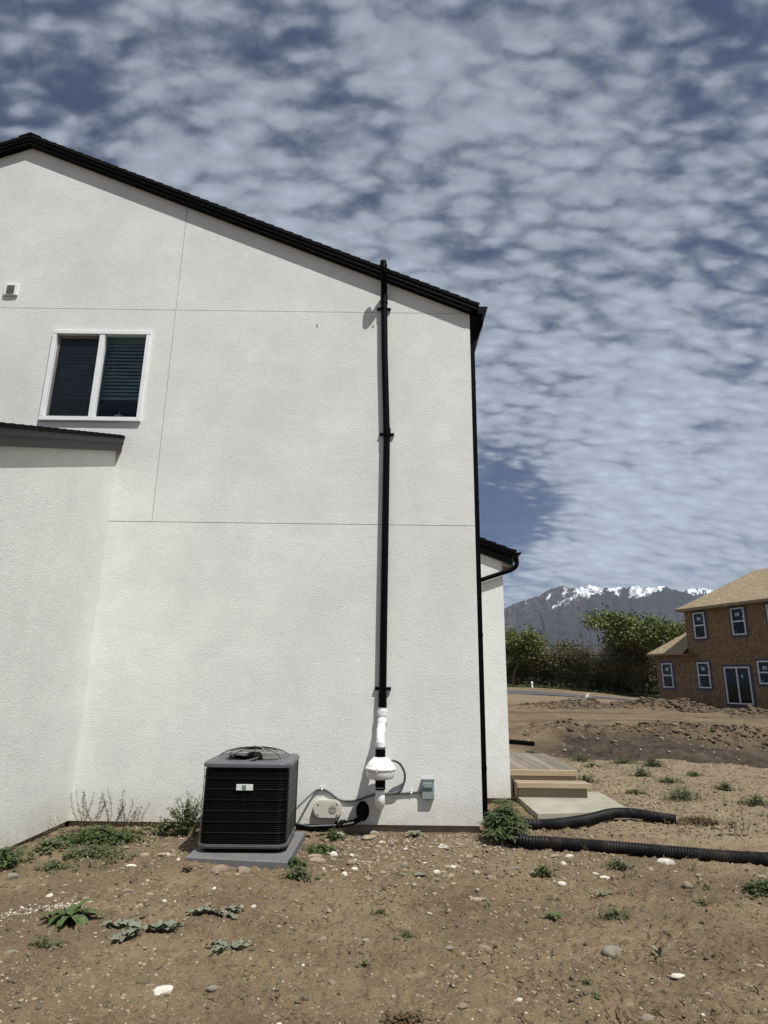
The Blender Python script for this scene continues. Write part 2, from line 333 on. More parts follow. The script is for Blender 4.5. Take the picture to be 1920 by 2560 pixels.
# numpy value noise
def vnoise(x, y, seed=0):
    xi = np.floor(x).astype(np.int64); yi = np.floor(y).astype(np.int64); xf = x - xi; yf = y - yi
    def h(a, b):
        n = (a * 374761393 + b * 668265263 + seed * 1442695041) & 0x7fffffff
        n = ((n ^ (n >> 13)) * 1274126177) & 0x7fffffff
        n = ((n ^ (n >> 16)) * 668265263) & 0x7fffffff
        return (n & 0xffffff) / 0xffffff
    u = xf * xf * xf * (xf * (xf * 6 - 15) + 10); v = yf * yf * yf * (yf * (yf * 6 - 15) + 10)
    return (h(xi, yi) * (1 - u) + h(xi + 1, yi) * u) * (1 - v) + (h(xi, yi + 1) * (1 - u) + h(xi + 1, yi + 1) * u) * v * 1.0
def fbm(x, y, oct=4, seed=0, gain=0.5, ridged=False):
    s = 0; a = 1; t = 0
    for i in range(oct):
        n = vnoise(x * 2 ** i + 17.3 * i, y * 2 ** i + 9.1 * i, seed + i)
        if ridged: n = 1 - np.abs(2 * n - 1)
        s = s + a * n; t += a; a *= gain
    return s / t
def sstep(a, b, x):
    t = np.clip((x - a) / (b - a), 0, 1); return t * t * (3 - 2 * t)
def segdist(x, y, pts):
    d = np.full(np.shape(x), 1e9)
    for (ax, ay), (bx, by) in zip(pts[:-1], pts[1:]):
        vx, vy = bx - ax, by - ay; t = np.clip(((x - ax) * vx + (y - ay) * vy) / (vx * vx + vy * vy), 0, 1)
        d = np.minimum(d, np.hypot(x - ax - t * vx, y - ay - t * vy))
    return d

# ------------------------------------------------------------------ ground
TRENCH = [(3.2, 17.6), (7.2, 16.3), (11.5, 15.4), (19, 14.0)]
HO = Vector((20.78, 38.78, 0.0)); HX = (0.35, -0.937); HY = (0.937, 0.35)          # far house frame
def hloc(x, y): dx, dy = x - HO.x, y - HO.y; return dx * HX[0] + dy * HX[1], dx * HY[0] + dy * HY[1]
def ground_z(x, y, fine=True, masks=False):
    x = np.asarray(x, dtype=float); y = np.asarray(y, dtype=float)
    r = np.hypot(x, y)
    z = np.full(np.shape(x), -0.085)
    z = z + 0.05 * sstep(-1.2, -2.6, x) * sstep(9, 5.5, y)                                  # slight rise towards the left corner
    z = z + (fbm(x * 0.55, y * 0.55, 3, 3) - 0.5) * 0.07 * sstep(7.0, 5.0, y + 0 * x) + (fbm(x * 1.7, y * 1.7, 3, 4) - 0.5) * 0.05 * sstep(7.1, 6.3, y + 10 * (x > 1.4) * (y < 7)) * (r < 20)
    amp_r = sstep(1.6, 3.2, x) * sstep(8, 11, y)
    z = z + (fbm(x * 0.35, y * 0.35, 3, 5) - 0.5) * 0.16 * amp_r
    # trench with a steep far bank
    d = segdist(x, y, TRENCH); wob = (fbm(x * 0.7, y * 0.7, 3, 21) - 0.5)
    tr = sstep(3.3, 0.9, d + wob * 2.2) * sstep(2.6, 5.5, x)
    z = z - (0.42 + 0.25 * sstep(9, 12, x)) * tr
    z = z - 0.55 * np.exp(-((x - 10.8) / 1.6) ** 2 - ((y - 18.9) / 0.7) ** 2)
    # rough bank beyond the trench
    mb = np.exp(-((segdist(x, y, [(5.5, 21.6), (9.5, 21.0), (20, 19.0)])) / 2.0) ** 2)
    lump = fbm(x * 1.3, y * 1.3, 4, 31, 0.6)
    z = z + mb * (0.06 + 0.72 * (lump - 0.40)) * sstep(2.2, 5, x)
    # graded flat with wheel ruts
    flat = sstep(22.5, 24.5, y + 0.25 * x - 2) * sstep(0, 4, x)
    z = z + flat * (fbm(x * 0.16, y * 0.8, 3, 41) - 0.5) * 0.14
    # spoil heap along the foot of the far house and the heaps left of it
    lx, ly = hloc(x, y)
    bm = np.exp(-((ly + 2.6) / 1.5) ** 2) * sstep(-8.5, -5.2, lx) * sstep(40, 10, lx)
    dip = 1 - 0.75 * np.exp(-((lx - 1.1) / 1.2) ** 2)
    z = z + bm * (0.16 + 0.55 * (fbm(x * 0.9, y * 0.9, 4, 51, 0.6) - 0.28)) * dip
    b2 = np.exp(-((segdist(x, y, [(9.5, 41.5), (14, 41), (19, 40)])) / 1.7) ** 2)
    z = z + b2 * (0.04 + 0.62 * (fbm(x * 0.8, y * 0.8, 4, 61, 0.6) - 0.36))
    hp = np.exp(-((np.hypot((x - 13.2) / 1.5, (y - 43.4) / 1.0)) ** 2)); z = z + hp * 0.36
    rough_zone = np.clip(mb + bm + b2 + hp, 0, 1)
    far = sstep(48, 75, r)
    azd = np.degrees(np.arctan2(x, y)); z = z * (1 - far) - far * 0.1
    z = z + 1.0 * sstep(50, 80, r) * sstep(25, 12, np.abs(azd)) * (y > 0)
    if fine:
        k = sstep(60, 25, r)
        z = z + k * ((fbm(x * 3.1, y * 3.1, 3, 7) - 0.5) * 0.034 + (fbm(x * 11, y * 11, 3, 8, 0.6) - 0.5) * 0.020)
        cr = fbm(x * 26, y * 26, 2, 9)
        z = z + sstep(16, 9, r) * np.maximum(cr - 0.56, 0) * 0.07
        z = z + sstep(14, 9, r) * sstep(0.2, 1.8, x) * (fbm(x * 7, y * 9, 3, 12, 0.6, ridged=True) - 0.45) * 0.035
        z = z + rough_zone * (fbm(x * 3.2, y * 3.2, 3, 71, 0.65, ridged=True) - 0.5) * 0.26
        z = z + tr * (fbm(x * 2.4, y * 2.4, 4, 72, 0.65, ridged=True) - 0.5) * 0.34
    z = z + 0.034 * np.exp(-(((x + 1.2) / 0.75) ** 2 + ((y - 5.75) / 0.45) ** 2) ** 2) + 0.02 * np.exp(-(((x + 1.75) / 0.3) ** 2 + ((y - 6.1) / 0.4) ** 2))
    if masks:
        wet = np.clip(tr * 1.0 + 0.9 * np.exp(-((segdist(x, y, [(6.5, 18.9), (12, 18.0), (20, 16.4)]) + wob * 2) / 1.3) ** 2) * sstep(3, 6, x), 0, 1)
        wet = np.clip(wet + 0.45 * flat * sstep(0.55, 0.7, fbm(x * 0.12, y * 0.55, 3, 81)), 0, 1)
        sand = sstep(1.4, 3.2, x + (fbm(x * 0.8, y * 0.8, 3, 91) - 0.5) * 2.2) * sstep(5.0, 7.5, y + (fbm(x * 0.6, y * 0.6, 2, 92) - 0.5) * 2) * (1 - wet) * sstep(20, 16, y)
        sand = np.maximum(sand, 0.55 * sstep(44, 55, r))
        return z, wet, sand, rough_zone
    return z
def gz(x, y, fine=False): return float(ground_z(np.array([x]), np.array([y]), fine)[0])

def ground_material():
    m = bpy.data.materials.new('bare soil'); m.use_nodes = True; nt = m.node_tree; N = nt.nodes.new; L = nt.links.new
    b = nt.nodes['Principled BSDF']; b.inputs['Specular IOR Level'].default_value = 0.2
    tc = N('ShaderNodeTexCoord')
    def noise(s, d=5.0, r=0.6, di=0.0, st=None):
        n = N('ShaderNodeTexNoise'); n.inputs['Scale'].default_value = s; n.inputs['Detail'].default_value = d; n.inputs['Roughness'].default_value = r; n.inputs['Distortion'].default_value = di
        src = tc.outputs['Object']
        if st:
            mp = N('ShaderNodeMapping'); mp.inputs['Scale'].default_value = st; L(src, mp.inputs[0]); src = mp.outputs[0]
        L(src, n.inputs[0]); return n.outputs[0]
    def mr(f, lo, hi, a=0.0, b_=1.0):
        r = N('ShaderNodeMapRange'); r.inputs[1].default_value = lo; r.inputs[2].default_value = hi; r.inputs[3].default_value = a; r.inputs[4].default_value = b_; L(f, r.inputs[0]); return r.outputs[0]
    def mix(f, a, b_):
        x = N('ShaderNodeMix'); x.data_type = 'RGBA'
        if isinstance(f, float): x.inputs['Factor'].default_value = f
        else: L(f, x.inputs['Factor'])
        for k, v in (('A', a), ('B', b_)):
            if isinstance(v, tuple): x.inputs[k].default_value = (*v, 1)
            else: L(v, x.inputs[k])
        return x.outputs['Result']
    def at(n): a = N('ShaderNodeAttribute'); a.attribute_name = n; return a.outputs['Fac']
    near = mix(mr(noise(1.1, 6, 0.62), 0.38, 0.62), (0.180, 0.134, 0.079), (0.128, 0.090, 0.053))
    near = mix(mr(noise(5.5, 6, 0.7), 0.50, 0.72), near, (0.095, 0.065, 0.042))
    near = mix(mr(noise(8.0, 5, 0.7, 0.5), 0.56, 0.72), near, (0.235, 0.183, 0.116))
    near = mix(mr(noise(60, 3, 0.7), 0.56, 0.74), near, (0.289, 0.236, 0.164))
    near = mix(mr(noise(85, 3, 0.7), 0.60, 0.74), near, (0.055, 0.036, 0.025))
    sand = mix(mr(noise(2.2, 6, 0.65), 0.35, 0.65), (0.248, 0.192, 0.124), (0.180, 0.134, 0.086))
    sand = mix(mr(noise(9.0, 5, 0.7), 0.58, 0.70), sand, (0.081, 0.056, 0.036))
    sand = mix(mr(noise(45, 3, 0.7), 0.60, 0.75), sand, (0.324, 0.262, 0.186))
    near = mix(mr(noise(0.55, 3, 0.6), 0.52, 0.72), near, (0.103, 0.074, 0.049))
    near = mix(mr(noise(20, 4, 0.75, 0.4), 0.60, 0.70), near, (0.068, 0.046, 0.031))
    col = mix(at('sand'), near, sand)
    red = mix(mr(noise(1.6, 6, 0.7), 0.35, 0.65), (0.172, 0.122, 0.078), (0.091, 0.060, 0.037))
    red = mix(mr(noise(7, 5, 0.7), 0.60, 0.74), red, (0.226, 0.172, 0.115))
    col = mix(at('spoil'), col, red)
    wetc = mix(mr(noise(1.5, 5, 0.6, 0, (1, 2.5, 1)), 0.35, 0.65), (0.030, 0.022, 0.015), (0.062, 0.046, 0.031))
    col = mix(at('wet'), col, wetc)
    L(col, b.inputs['Base Color'])
    L(mr(at('wet'), 0.5, 1.0, 0.95, 0.62), b.inputs['Roughness'])
    h = N('ShaderNodeMath'); h.operation = 'ADD'; L(noise(38, 4, 0.7), h.inputs[0])
    n2 = noise(9, 4, 0.65); m2 = N('ShaderNodeMath'); m2.operation = 'MULTIPLY'; m2.inputs[1].default_value = 2.0; L(n2, m2.inputs[0]); L(m2.outputs[0], h.inputs[1])
    bp = N('ShaderNodeBump'); bp.inputs['Distance'].default_value = 0.016; bp.inputs['Strength'].default_value = 1.0; L(h.outputs[0], bp.inputs['Height']); L(bp.outputs[0], b.inputs['Normal'])
    return m
def build_ground():
    a = []; t = -180.0
    while t < 180.0 - 1e-6:
        a.append(t)
        t += 0.13 if -47 <= t < 47 else (3.0 if abs(t) > 60 else 1.0)
        if a[-1] < -47 < t: t = -47.0
    th = np.radians(np.array(a)); n = len(a)
    rr = [0.4]; 
    while rr[-1] < 8600:
        q = rr[-1]; rr.append(q * (1.08 if q < 2.3 else 1.0032 if q < 12 else 1.0048 if q < 50 else 1.03 if q < 120 else 1.15))
    rr = np.array(rr); k = len(rr)
    X = rr[:, None] * np.sin(th)[None, :]; Y = rr[:, None] * np.cos(th)[None, :]
    Z, wet, sand, sp = ground_z(X, Y, True, True)
    V = np.stack([X, Y, Z], -1).reshape(-1, 3); V = np.concatenate([V, [[0, 0, -0.085]]])
    i = np.arange(k - 1)[:, None] * n; j = np.arange(n)[None, :]; j2 = (j + 1) % n
    F = np.stack([i + j, i + n + j, i + n + j2, i + j2], -1).reshape(-1, 4)
    c = len(V) - 1; T = np.stack([np.full(n, c), np.arange(n), (np.arange(n) + 1) % n], -1)
    me = bpy.data.meshes.new('ground'); me.vertices.add(len(V)); me.vertices.foreach_set('co', V.ravel())
    nl = F.size + T.size; me.loops.add(nl); me.loops.foreach_set('vertex_index', np.concatenate([F.ravel(), T.ravel()]).astype(np.int32))
    npoly = len(F) + len(T); me.polygons.add(npoly)
    ls = np.concatenate([np.arange(len(F)) * 4, F.size + np.arange(len(T)) * 3]).astype(np.int32); me.polygons.foreach_set('loop_start', ls)
    me.polygons.foreach_set('use_smooth', np.ones(npoly, dtype=bool)); me.update(calc_edges=True)
    for nm, arr in (('wet', wet), ('sand', sand), ('spoil', sp)):
        at = me.attributes.new(nm, 'FLOAT', 'POINT'); at.data.foreach_set('value', np.concatenate([arr.ravel(), [0]]).astype(np.float32))
    me.materials.append(ground_material())
    o = bpy.data.objects.new('ground', me); C.objects.link(o); tag(o, 'bare brown soil of the building site', 'ground', kind='structure')
build_ground()
mb = MB()      # distant road, a thin sheet that the spoil bank hides at its right end
rn_, V_ = 24, []
for k_ in range(rn_ + 1):
    a_ = 3 + 22 * k_ / rn_; r0_, r1_ = 65 - 5.5 * k_ / rn_, 71.5 - 9.5 * k_ / rn_
    for q_ in range(5): rr_ = r0_ + (r1_ - r0_) * q_ / 4; px_, py_ = rr_ * math.sin(R(a_)), rr_ * math.cos(R(a_)); V_.append((px_, py_, gz(px_, py_) + 0.05))
mb.add(V_, [(k_ * 5 + q_, k_ * 5 + 5 + q_, k_ * 5 + 6 + q_, k_ * 5 + 1 + q_) for k_ in range(rn_) for q_ in range(4)], True)
tag(mb.build('road', 'road'), 'gray paved road crossing behind the graded dirt', 'road', kind='structure')

# ------------------------------------------------------------------ mountains
def in_poly(px, py, poly):
    c = np.zeros(px.shape, bool); n = len(poly)
    for i in range(n):
        x1, y1 = poly[i]; x2, y2 = poly[(i + 1) % n]
        t = ((y1 > py) != (y2 > py)) & (px < (x2 - x1) * (py - y1) / (y2 - y1 + 1e-12) + x1); c ^= t
    return c
def mountain(name, label, crest_r, base_r, az0, az1, prof, rows, step, snow_polys, seed, snow_all=False, scal=1.0):
    az = np.arange(az0, az1, step); H = np.interp(az, [p[0] for p in prof], [p[1] for p in prof])
    H = H + (fbm(az * 3.2, az * 0 + seed, 4, seed, 0.6) - 0.5) * 0.22
    f = np.concatenate([np.linspace(0, 1, rows) ** 1.0, [1.04, 1.10, 1.16]])
    rr = base_r + (crest_r - base_r) * f
    AZ, FR = np.meshgrid(az, f); RR = base_r + (crest_r - base_r) * FR
    fr = np.clip(FR, 0, 1)
    warp = (fbm(AZ * 0.4, FR * 1.5, 3, seed + 5) - 0.5) * 5.0 + FR * 3.2
    rid = fbm((AZ + warp) * 0.85, FR * 5.5 + 3, 5, seed + 1, 0.55, ridged=True) - 0.5
    el = H[None, :] * (0.30 * fr + 0.70 * fr ** 1.7)
    el = el + rid * 0.85 * np.sin(PI * np.clip(fr, 0, 1)) ** 0.8 + rid * 0.12 * fr
    el = np.where(FR > 1, H[None, :] * (1 - (FR - 1) * 5), el)
    el = np.minimum(el, np.where(FR < 1, H[None, :] * (0.2 + 0.8 * fr ** 0.6), el))
    Z = 1.5 + np.tan(np.radians(el)) * RR - 15 * (FR <= 0.001)
    X = RR * np.sin(np.radians(AZ)); Y = RR * np.cos(np.radians(AZ))
    snow = np.zeros(AZ.shape)
    jx = (fbm(AZ * 6, el * 9, 3, seed + 9, 0.6) - 0.5) * 0.5; jy = (fbm(AZ * 6, el * 9, 3, seed + 10, 0.6) - 0.5) * 0.42
    for P in snow_polys: snow[in_poly(AZ + jx, el + jy, P) & (FR <= 1.1)] = 1.0
    snow = snow * np.clip(0.10 + 2.2 * (fbm((AZ + warp * 0.3) * 4 + el * 2.2, el * 5.0, 4, seed + 20, 0.6) - 0.26), 0, 1)
    if snow_all: snow = ((el > 6.75 + 0.5 * fbm(AZ * 4, el * 6, 3, 3)) & (fbm(AZ * 5, el * 8, 3, 5, 0.6) > 0.47)).astype(float)
    nr, nc = AZ.shape; V = np.stack([X, Y, Z], -1).reshape(-1, 3)
    i = np.arange(nr - 1)[:, None] * nc; j = np.arange(nc - 1)[None, :]
    F = np.stack([i + j, i + j + 1, i + nc + j + 1, i + nc + j], -1).reshape(-1, 4)
    me = bpy.data.meshes.new(name); me.vertices.add(len(V)); me.vertices.foreach_set('co', V.ravel()); me.loops.add(F.size)
    me.loops.foreach_set('vertex_index', F.ravel().astype(np.int32)); me.polygons.add(len(F)); me.polygons.foreach_set('loop_start', (np.arange(len(F)) * 4).astype(np.int32))
    me.polygons.foreach_set('use_smooth', np.ones(len(F), bool)); me.update(calc_edges=True)
    at = me.attributes.new('snow', 'FLOAT', 'POINT'); at.data.foreach_set('value', snow.ravel().astype(np.float32))
    rock = 0.8 * sstep(0.70, 0.9, fr) * sstep(19, 17, AZ) * sstep(0.42, 0.6, fbm(AZ * 4, el * 5, 4, 77))
    at = me.attributes.new('rock', 'FLOAT', 'POINT'); at.data.foreach_set('value', rock.ravel().astype(np.float32))
    me.materials.append(MTN); o = bpy.data.objects.new(name, me); C.objects.link(o); tag(o, label, 'mountain', kind='structure'); return o
def mountain_material():
    def ex(e, col):
        N, mix, noise = e['N'], e['mix'], e['noise']
        col = mix(noise(0.012, 5, 0.65), col, (0.020, 0.024, 0.027), 0.48, 0.60)
        a = N('ShaderNodeAttribute'); a.attribute_name = 'rock'; col = mix(a.outputs['Fac'], col, (0.075, 0.062, 0.060))
        a = N('ShaderNodeAttribute'); a.attribute_name = 'snow'; return mix(a.outputs['Fac'], col, (0.74, 0.78, 0.84))
    return mat('mountain slope', (0.038, 0.037, 0.050), (0.024, 0.027, 0.036), scale=0.003, rough=1.0, spec=0.1, extra=ex, detail=8, bump=(((0.02, 1.0), (0.006, 1.5)), 16))
MTN = mountain_material()
def zz(x, y): return (16.12 + (x - 650) * 0.01023, 8.13 - (y - 148) * 0.0102 - (x - 650) * 0.00038)
SN = [[(735, 185), (830, 145), (900, 125), (1005, 165), (975, 200), (900, 212), (850, 255), (828, 235), (800, 215), (735, 255), (690, 292), (668, 312), (730, 235), (780, 205)],
      [(1010, 180), (1060, 150), (1150, 142), (1120, 180), (1118, 240), (1080, 200), (1060, 185)],
      [(1190, 165), (1255, 132), (1330, 155), (1380, 150), (1470, 145), (1440, 175), (1380, 182), (1330, 222), (1290, 232), (1240, 228), (1185, 238), (1205, 205)],
      [(500, 262), (550, 212), (562, 222), (520, 264)], [(650, 215), (680, 160), (700, 175), (665, 240)], [(325, 296), (352, 278), (360, 288), (335, 300)], [(560, 330), (700, 240), (690, 262), (580, 330)]]
SN = [[zz(*p) for p in P] for P in SN]
prof = [(-60, 3.5), (-30, 5.0), (-10, 5.5), (0, 4.5), (6, 4.6), (9, 5.4)] + [zz(*p) for p in [(195, 325), (300, 280), (465, 235), (520, 190), (600, 160), (650, 148), (700, 155), (760, 165), (830, 148), (880, 135), (980, 160), (1050, 165), (1100, 142), (1180, 165), (1260, 140), (1320, 158), (1460, 152), (1560, 180), (1659, 208)]] + [(27.3, 6.6), (30, 5.6), (36, 5.0), (50, 5.2), (75, 4.0)]
mountain('mountain', 'long gray mountain with snow along its crest', 6000, 2600, -8, 60, prof, 190, 0.055, SN, 4)
mountain('distant_peak', 'small snowy peak behind the mountain\'s right shoulder', 8200, 6300, 22, 36, [(22, 5.0), (25.0, 6.7), (25.8, 7.25), (26.6, 7.62), (27.3, 7.5), (27.9, 7.42), (30, 6.9), (36, 5)], 60, 0.06, [], 14, True)

# ------------------------------------------------------------------ the white house
D = 7.26; XR = 1.10; XL = -3.33; SL = 0.42; XP = -5.12; ZP = 8.95          # ridge x, ridge top
def roof_top(x): return ZP - SL * abs(x - XP)
house = thing('white_stucco_house', 'two storey white stucco house with black roof trim filling the left side', 'house', (0, D, 0))
def wall_top(x): return roof_top(x) - 0.13
G = 0.0034          # half width of a control joint
JL, JU, JV = 3.30, 6.20, -2.80
w = MB()
W0, W1 = D, D + 0.022
XW = -11.4
def panel(poly): w.prism(poly, W0, W1, 'Y')
# lower panel, below the middle joint
panel([(XL - 0.02, 0.0), (XR, 0.0), (XR, JL - G), (XL - 0.02, JL - G)])
# middle right panel
panel([(JV + G, JL + G), (XR, JL + G), (XR, wall_top(XR) if wall_top(XR) < JU else JU - G), (JV + G, JU - G)] if wall_top(XR) > JU - G else
      [(JV + G, JL + G), (XR, JL + G), (XR, wall_top(XR)), (XP + (ZP - 0.13 - (JU - G)) / SL, JU - G), (JV + G, JU - G)])
WX0, WX1, WZ0, WZ1 = -4.345, -3.09, 4.60, 5.85
# middle left panel in four pieces round the window
panel([(XW, JL + G), (WX0, JL + G), (WX0, JU - G), (XW, JU - G)])
panel([(WX1, JL + G), (JV - G, JL + G), (JV - G, JU - G), (WX1, JU - G)])
panel([(WX0, JL + G), (WX1, JL + G), (WX1, WZ0), (WX0, WZ0)])
panel([(WX0, WZ1), (WX1, WZ1), (WX1, JU - G), (WX0, JU - G)])
# upper panels
xj = XP + (ZP - 0.13 - (JU + G)) / SL
panel([(JV + G, JU + G), (min(xj, XR), JU + G)] + ([(XR, wall_top(XR))] if xj > XR else []) + [(JV + G, wall_top(JV + G))])
panel([(XW, JU + G), (JV - G, JU + G), (JV - G, wall_top(JV - G)), (XP, wall_top(XP)), (XW, max(wall_top(XW), JU + G + 0.01))])
# side return of the right corner
w.box(XR - 0.022, XR - 0.001, W1 + 0.001, 18.0, 0.0, wall_top(XR) - 0.02)
w.build('wall', 'stucco', house)
core = MB()          # framing behind the finish, seen only in the joints
core.prism([(XW, 0.001), (XR - 0.024, 0.001), (XR - 0.024, wall_top(XR) - 0.05), (XP, wall_top(XP) - 0.05), (XW, wall_top(XW) - 0.05)], D + 6.0, 17.9, 'Y')
for q in ([(XW, 0.002), (WX0, 0.002), (WX0, wall_top(WX0) - 0.04), (XP, wall_top(XP) - 0.04), (XW, wall_top(XW) - 0.04)],
          [(WX1, 0.002), (XR - 0.025, 0.002), (XR - 0.025, wall_top(XR) - 0.04), (WX1, wall_top(WX1) - 0.04)],
          [(WX0, 0.002), (WX1, 0.002), (WX1, WZ0), (WX0, WZ0)],
          [(WX0, WZ1), (WX1, WZ1), (WX1, wall_top(WX1) - 0.04), (WX0, wall_top(WX0) - 0.04)]):
    core.prism(q, D + 0.014 + 0.010, D + 0.2, 'Y')
core.build('sheathing', 'joint', house)
fd = MB(); fd.box(XL, XR - 0.03, D + 0.03, D + 0.25, -0.6, -0.004); fd.box(XL - 0.3, XL - 0.03, 3.9, D + 0.02, -0.6, -0.004); fd.box(XR - 0.2, XR - 0.03, D + 0.26, 8.9, -0.6, -0.004)
fd.box(0.5, 1.70, 8.94, 16, -0.6, -0.014)
fd.build('foundation', 'foundation', house)
# side wing: right-facing wall that comes towards the viewer under a shed roof
WS = 0.357; WT = 4.40
def wing_top(y): return WT - WS * (7.26 - y)
wg = MB(); YW = 3.6
wg.prism([(YW, 0.0), (D - 0.001, 0.0), (D - 0.001, wing_top(D) - 0.03), (YW, wing_top(YW) - 0.03)], XL - 0.022, XL, 'X')
wg.box(XW, XL - 0.023, YW, YW + 0.02, 0.0, wing_top(YW) - 0.04)
wg.build('wing_wall', 'stucco', house)
def saw_prism(mb, x0, z0, x1, z1, th, a, b, axis, course=0.142, lip=0.012):      # shingle courses stepping up the slope
    L_ = math.hypot(x1 - x0, z1 - z0); n = int(L_ / course); ux, uz = (x1 - x0) / L_, (z1 - z0) / L_; nx, nz = -uz * (1 if x1 < x0 else -1) * -1, abs(ux)
    nx = (-uz if x1 > x0 else uz); top = []
    for i in range(n):
        s0, s1 = L_ * i / n, L_ * (i + 1) / n
        top.append((x0 + ux * s0 + nx * lip, z0 + uz * s0 + nz * lip)); top.append((x0 + ux * s1, z0 + uz * s1))
    poly = [(x0, z0)] + top + [(x1 - nx * th, z1 - nz * th), (x0 - nx * th, z0 - nz * th)]
    mb.prism(poly, a, b, axis)
sh = MB(); saw_prism(sh, XW - 0.3, wing_top(YW - 0.3) , XW, wing_top(YW - 0.3), 0.01, 0, 0.001, 'Y') if False else None
saw_prism(sh, YW - 0.35, wing_top(YW - 0.35), D - 0.002, wing_top(D), 0.035, XW, XL + 0.078, 'X')
sh.build('wing_roof', 'shingle', house)
fb = MB()
def slopeboard(mb, ya, yb, top, drop, x0, x1): mb.prism([(ya, top(ya)), (yb, top(yb)), (yb, top(yb) - drop), (ya, top(ya) - drop)], x0, x1, 'X')
slopeboard(fb, YW - 0.3, D - 0.003, lambda y: wing_top(y) - 0.036, 0.065, XL + 0.03, XL + 0.070)
slopeboard(fb, YW - 0.3, D - 0.003, lambda y: wing_top(y) - 0.1015, 0.10, XL + 0.003, XL + 0.060)
fb.build('wing_fascia', 'fascia_gray', house)
# main roof
rf = MB(); XE = 1.22; Y0 = D - 0.108
saw_prism(rf, XE, roof_top(XE), XP + 0.0, ZP, 0.04, Y0, 18.2, 'Y')
saw_prism(rf, XW - 0.4, roof_top(XW - 0.4), XP - 0.001, ZP, 0.04, Y0, 18.2, 'Y')
rf.prism([(XP - 0.16, ZP - 0.045), (XP, ZP + 0.028), (XP + 0.16, ZP - 0.045), (XP + 0.14, ZP - 0.05), (XP, ZP + 0.012), (XP - 0.14, ZP - 0.05)], Y0 - 0.004, 18.2, 'Y')
rf.build('roof', 'shingle', house)
rk = MB()
def rake(off, drop, y0, y1, xe=XE - 0.03):
    a = lambda x: roof_top(x) - off
    rk.prism([(xe, a(xe)), (XP, a(XP)), (XP, a(XP) - drop), (xe, a(xe) - drop)], y0, y1, 'Y')
    rk.prism([(XW - 0.4, a(XW - 0.4)), (XP - 0.001, a(XP)), (XP - 0.001, a(XP) - drop), (XW - 0.4, a(XW - 0.4) - drop)], y0, y1, 'Y')
rake(0.046, 0.055, D - 0.098, D - 0.003); rake(0.102, 0.050, D - 0.086, D - 0.003, XR + 0.012)
rk.build('rake_board', 'black_metal', house)
so = MB()      # eave box and soffit along the right side
so.prism([(XR + 0.002, roof_top(XR) - 0.19), (XE - 0.02, roof_top(XR) - 0.19), (XE - 0.02, roof_top(XE) - 0.048), (XR + 0.002, roof_top(XR) - 0.05)], D - 0.02, 18.0, 'Y')
so.build('soffit', 'black_metal', house)
def k_gutter(mb, x, z, y0, y1, s=1.0):
    P = [(0, 0), (0.0, -0.095), (0.06, -0.095), (0.075, -0.05), (0.10, -0.03), (0.118, 0.0), (0.118, 0.006), (0.110, 0.006), (0.108, -0.002), (0.094, -0.026), (0.068, -0.044), (0.055, -0.088), (0.006, -0.088), (0.006, 0)]
    mb.prism([(x + a * s, z + b * s) for a, b in P], y0, y1, 'Y')
    mb.prism([(x + a * s, z + b * s) for a, b in P[:6]], y0 - 0.002, y0 + 0.001, 'Y')
gu = MB(); k_gutter(gu, XE - 0.018, roof_top(XE) - 0.035, D - 0.09, 17.9, 1.1); gu.build('gutter', 'black_metal', house)
def rect_pipe(mb, path, wx, wy):
    path = [Vector(p) for p in path]; V = []; n = len(path)
    for i, p in enumerate(path):
        t = (path[min(i + 1, n - 1)] - path[max(i - 1, 0)]).normalized()
        sx = Vector((1, 0, 0)) - t * t.x
        sx = sx.normalized() if sx.length > 0.2 else Vector((0, 0, 1)); sy = t.cross(sx).normalized()
        for a, b in ((-1, -1), (1, -1), (1, 1), (-1, 1)): V.append(p + sx * a * wx / 2 + sy * b * wy / 2)
    F = [(i * 4 + k, i * 4 + (k + 1) % 4, (i + 1) * 4 + (k + 1) % 4, (i + 1) * 4 + k) for i in range(n - 1) for k in range(4)] + [(3, 2, 1, 0), tuple(len(V) - 4 + k for k in range(4))]
    mb.add(V, F)
dx_ = XR + 0.036
ds = MB(); rect_pipe(ds, [(XE + 0.045, D + 0.10, roof_top(XE) - 0.13), (XE + 0.04, D + 0.10, roof_top(XE) - 0.20), (dx_ + 0.01, D + 0.10, 5.78), (dx_, D + 0.10, 5.70), (dx_, D + 0.10, 0.14), (dx_ + 0.03, D + 0.06, 0.03), (dx_ + 0.12, D - 0.04, -0.02)], 0.06, 0.08)
dso = ds.build('downspout', 'black_metal', house)
for z in (5.2, 3.6, 2.0, 0.55): MB().box(XR + 0.001, dx_ + 0.034, D + 0.055, D + 0.145, z, z + 0.03).build('strap', 'black_metal', dso)
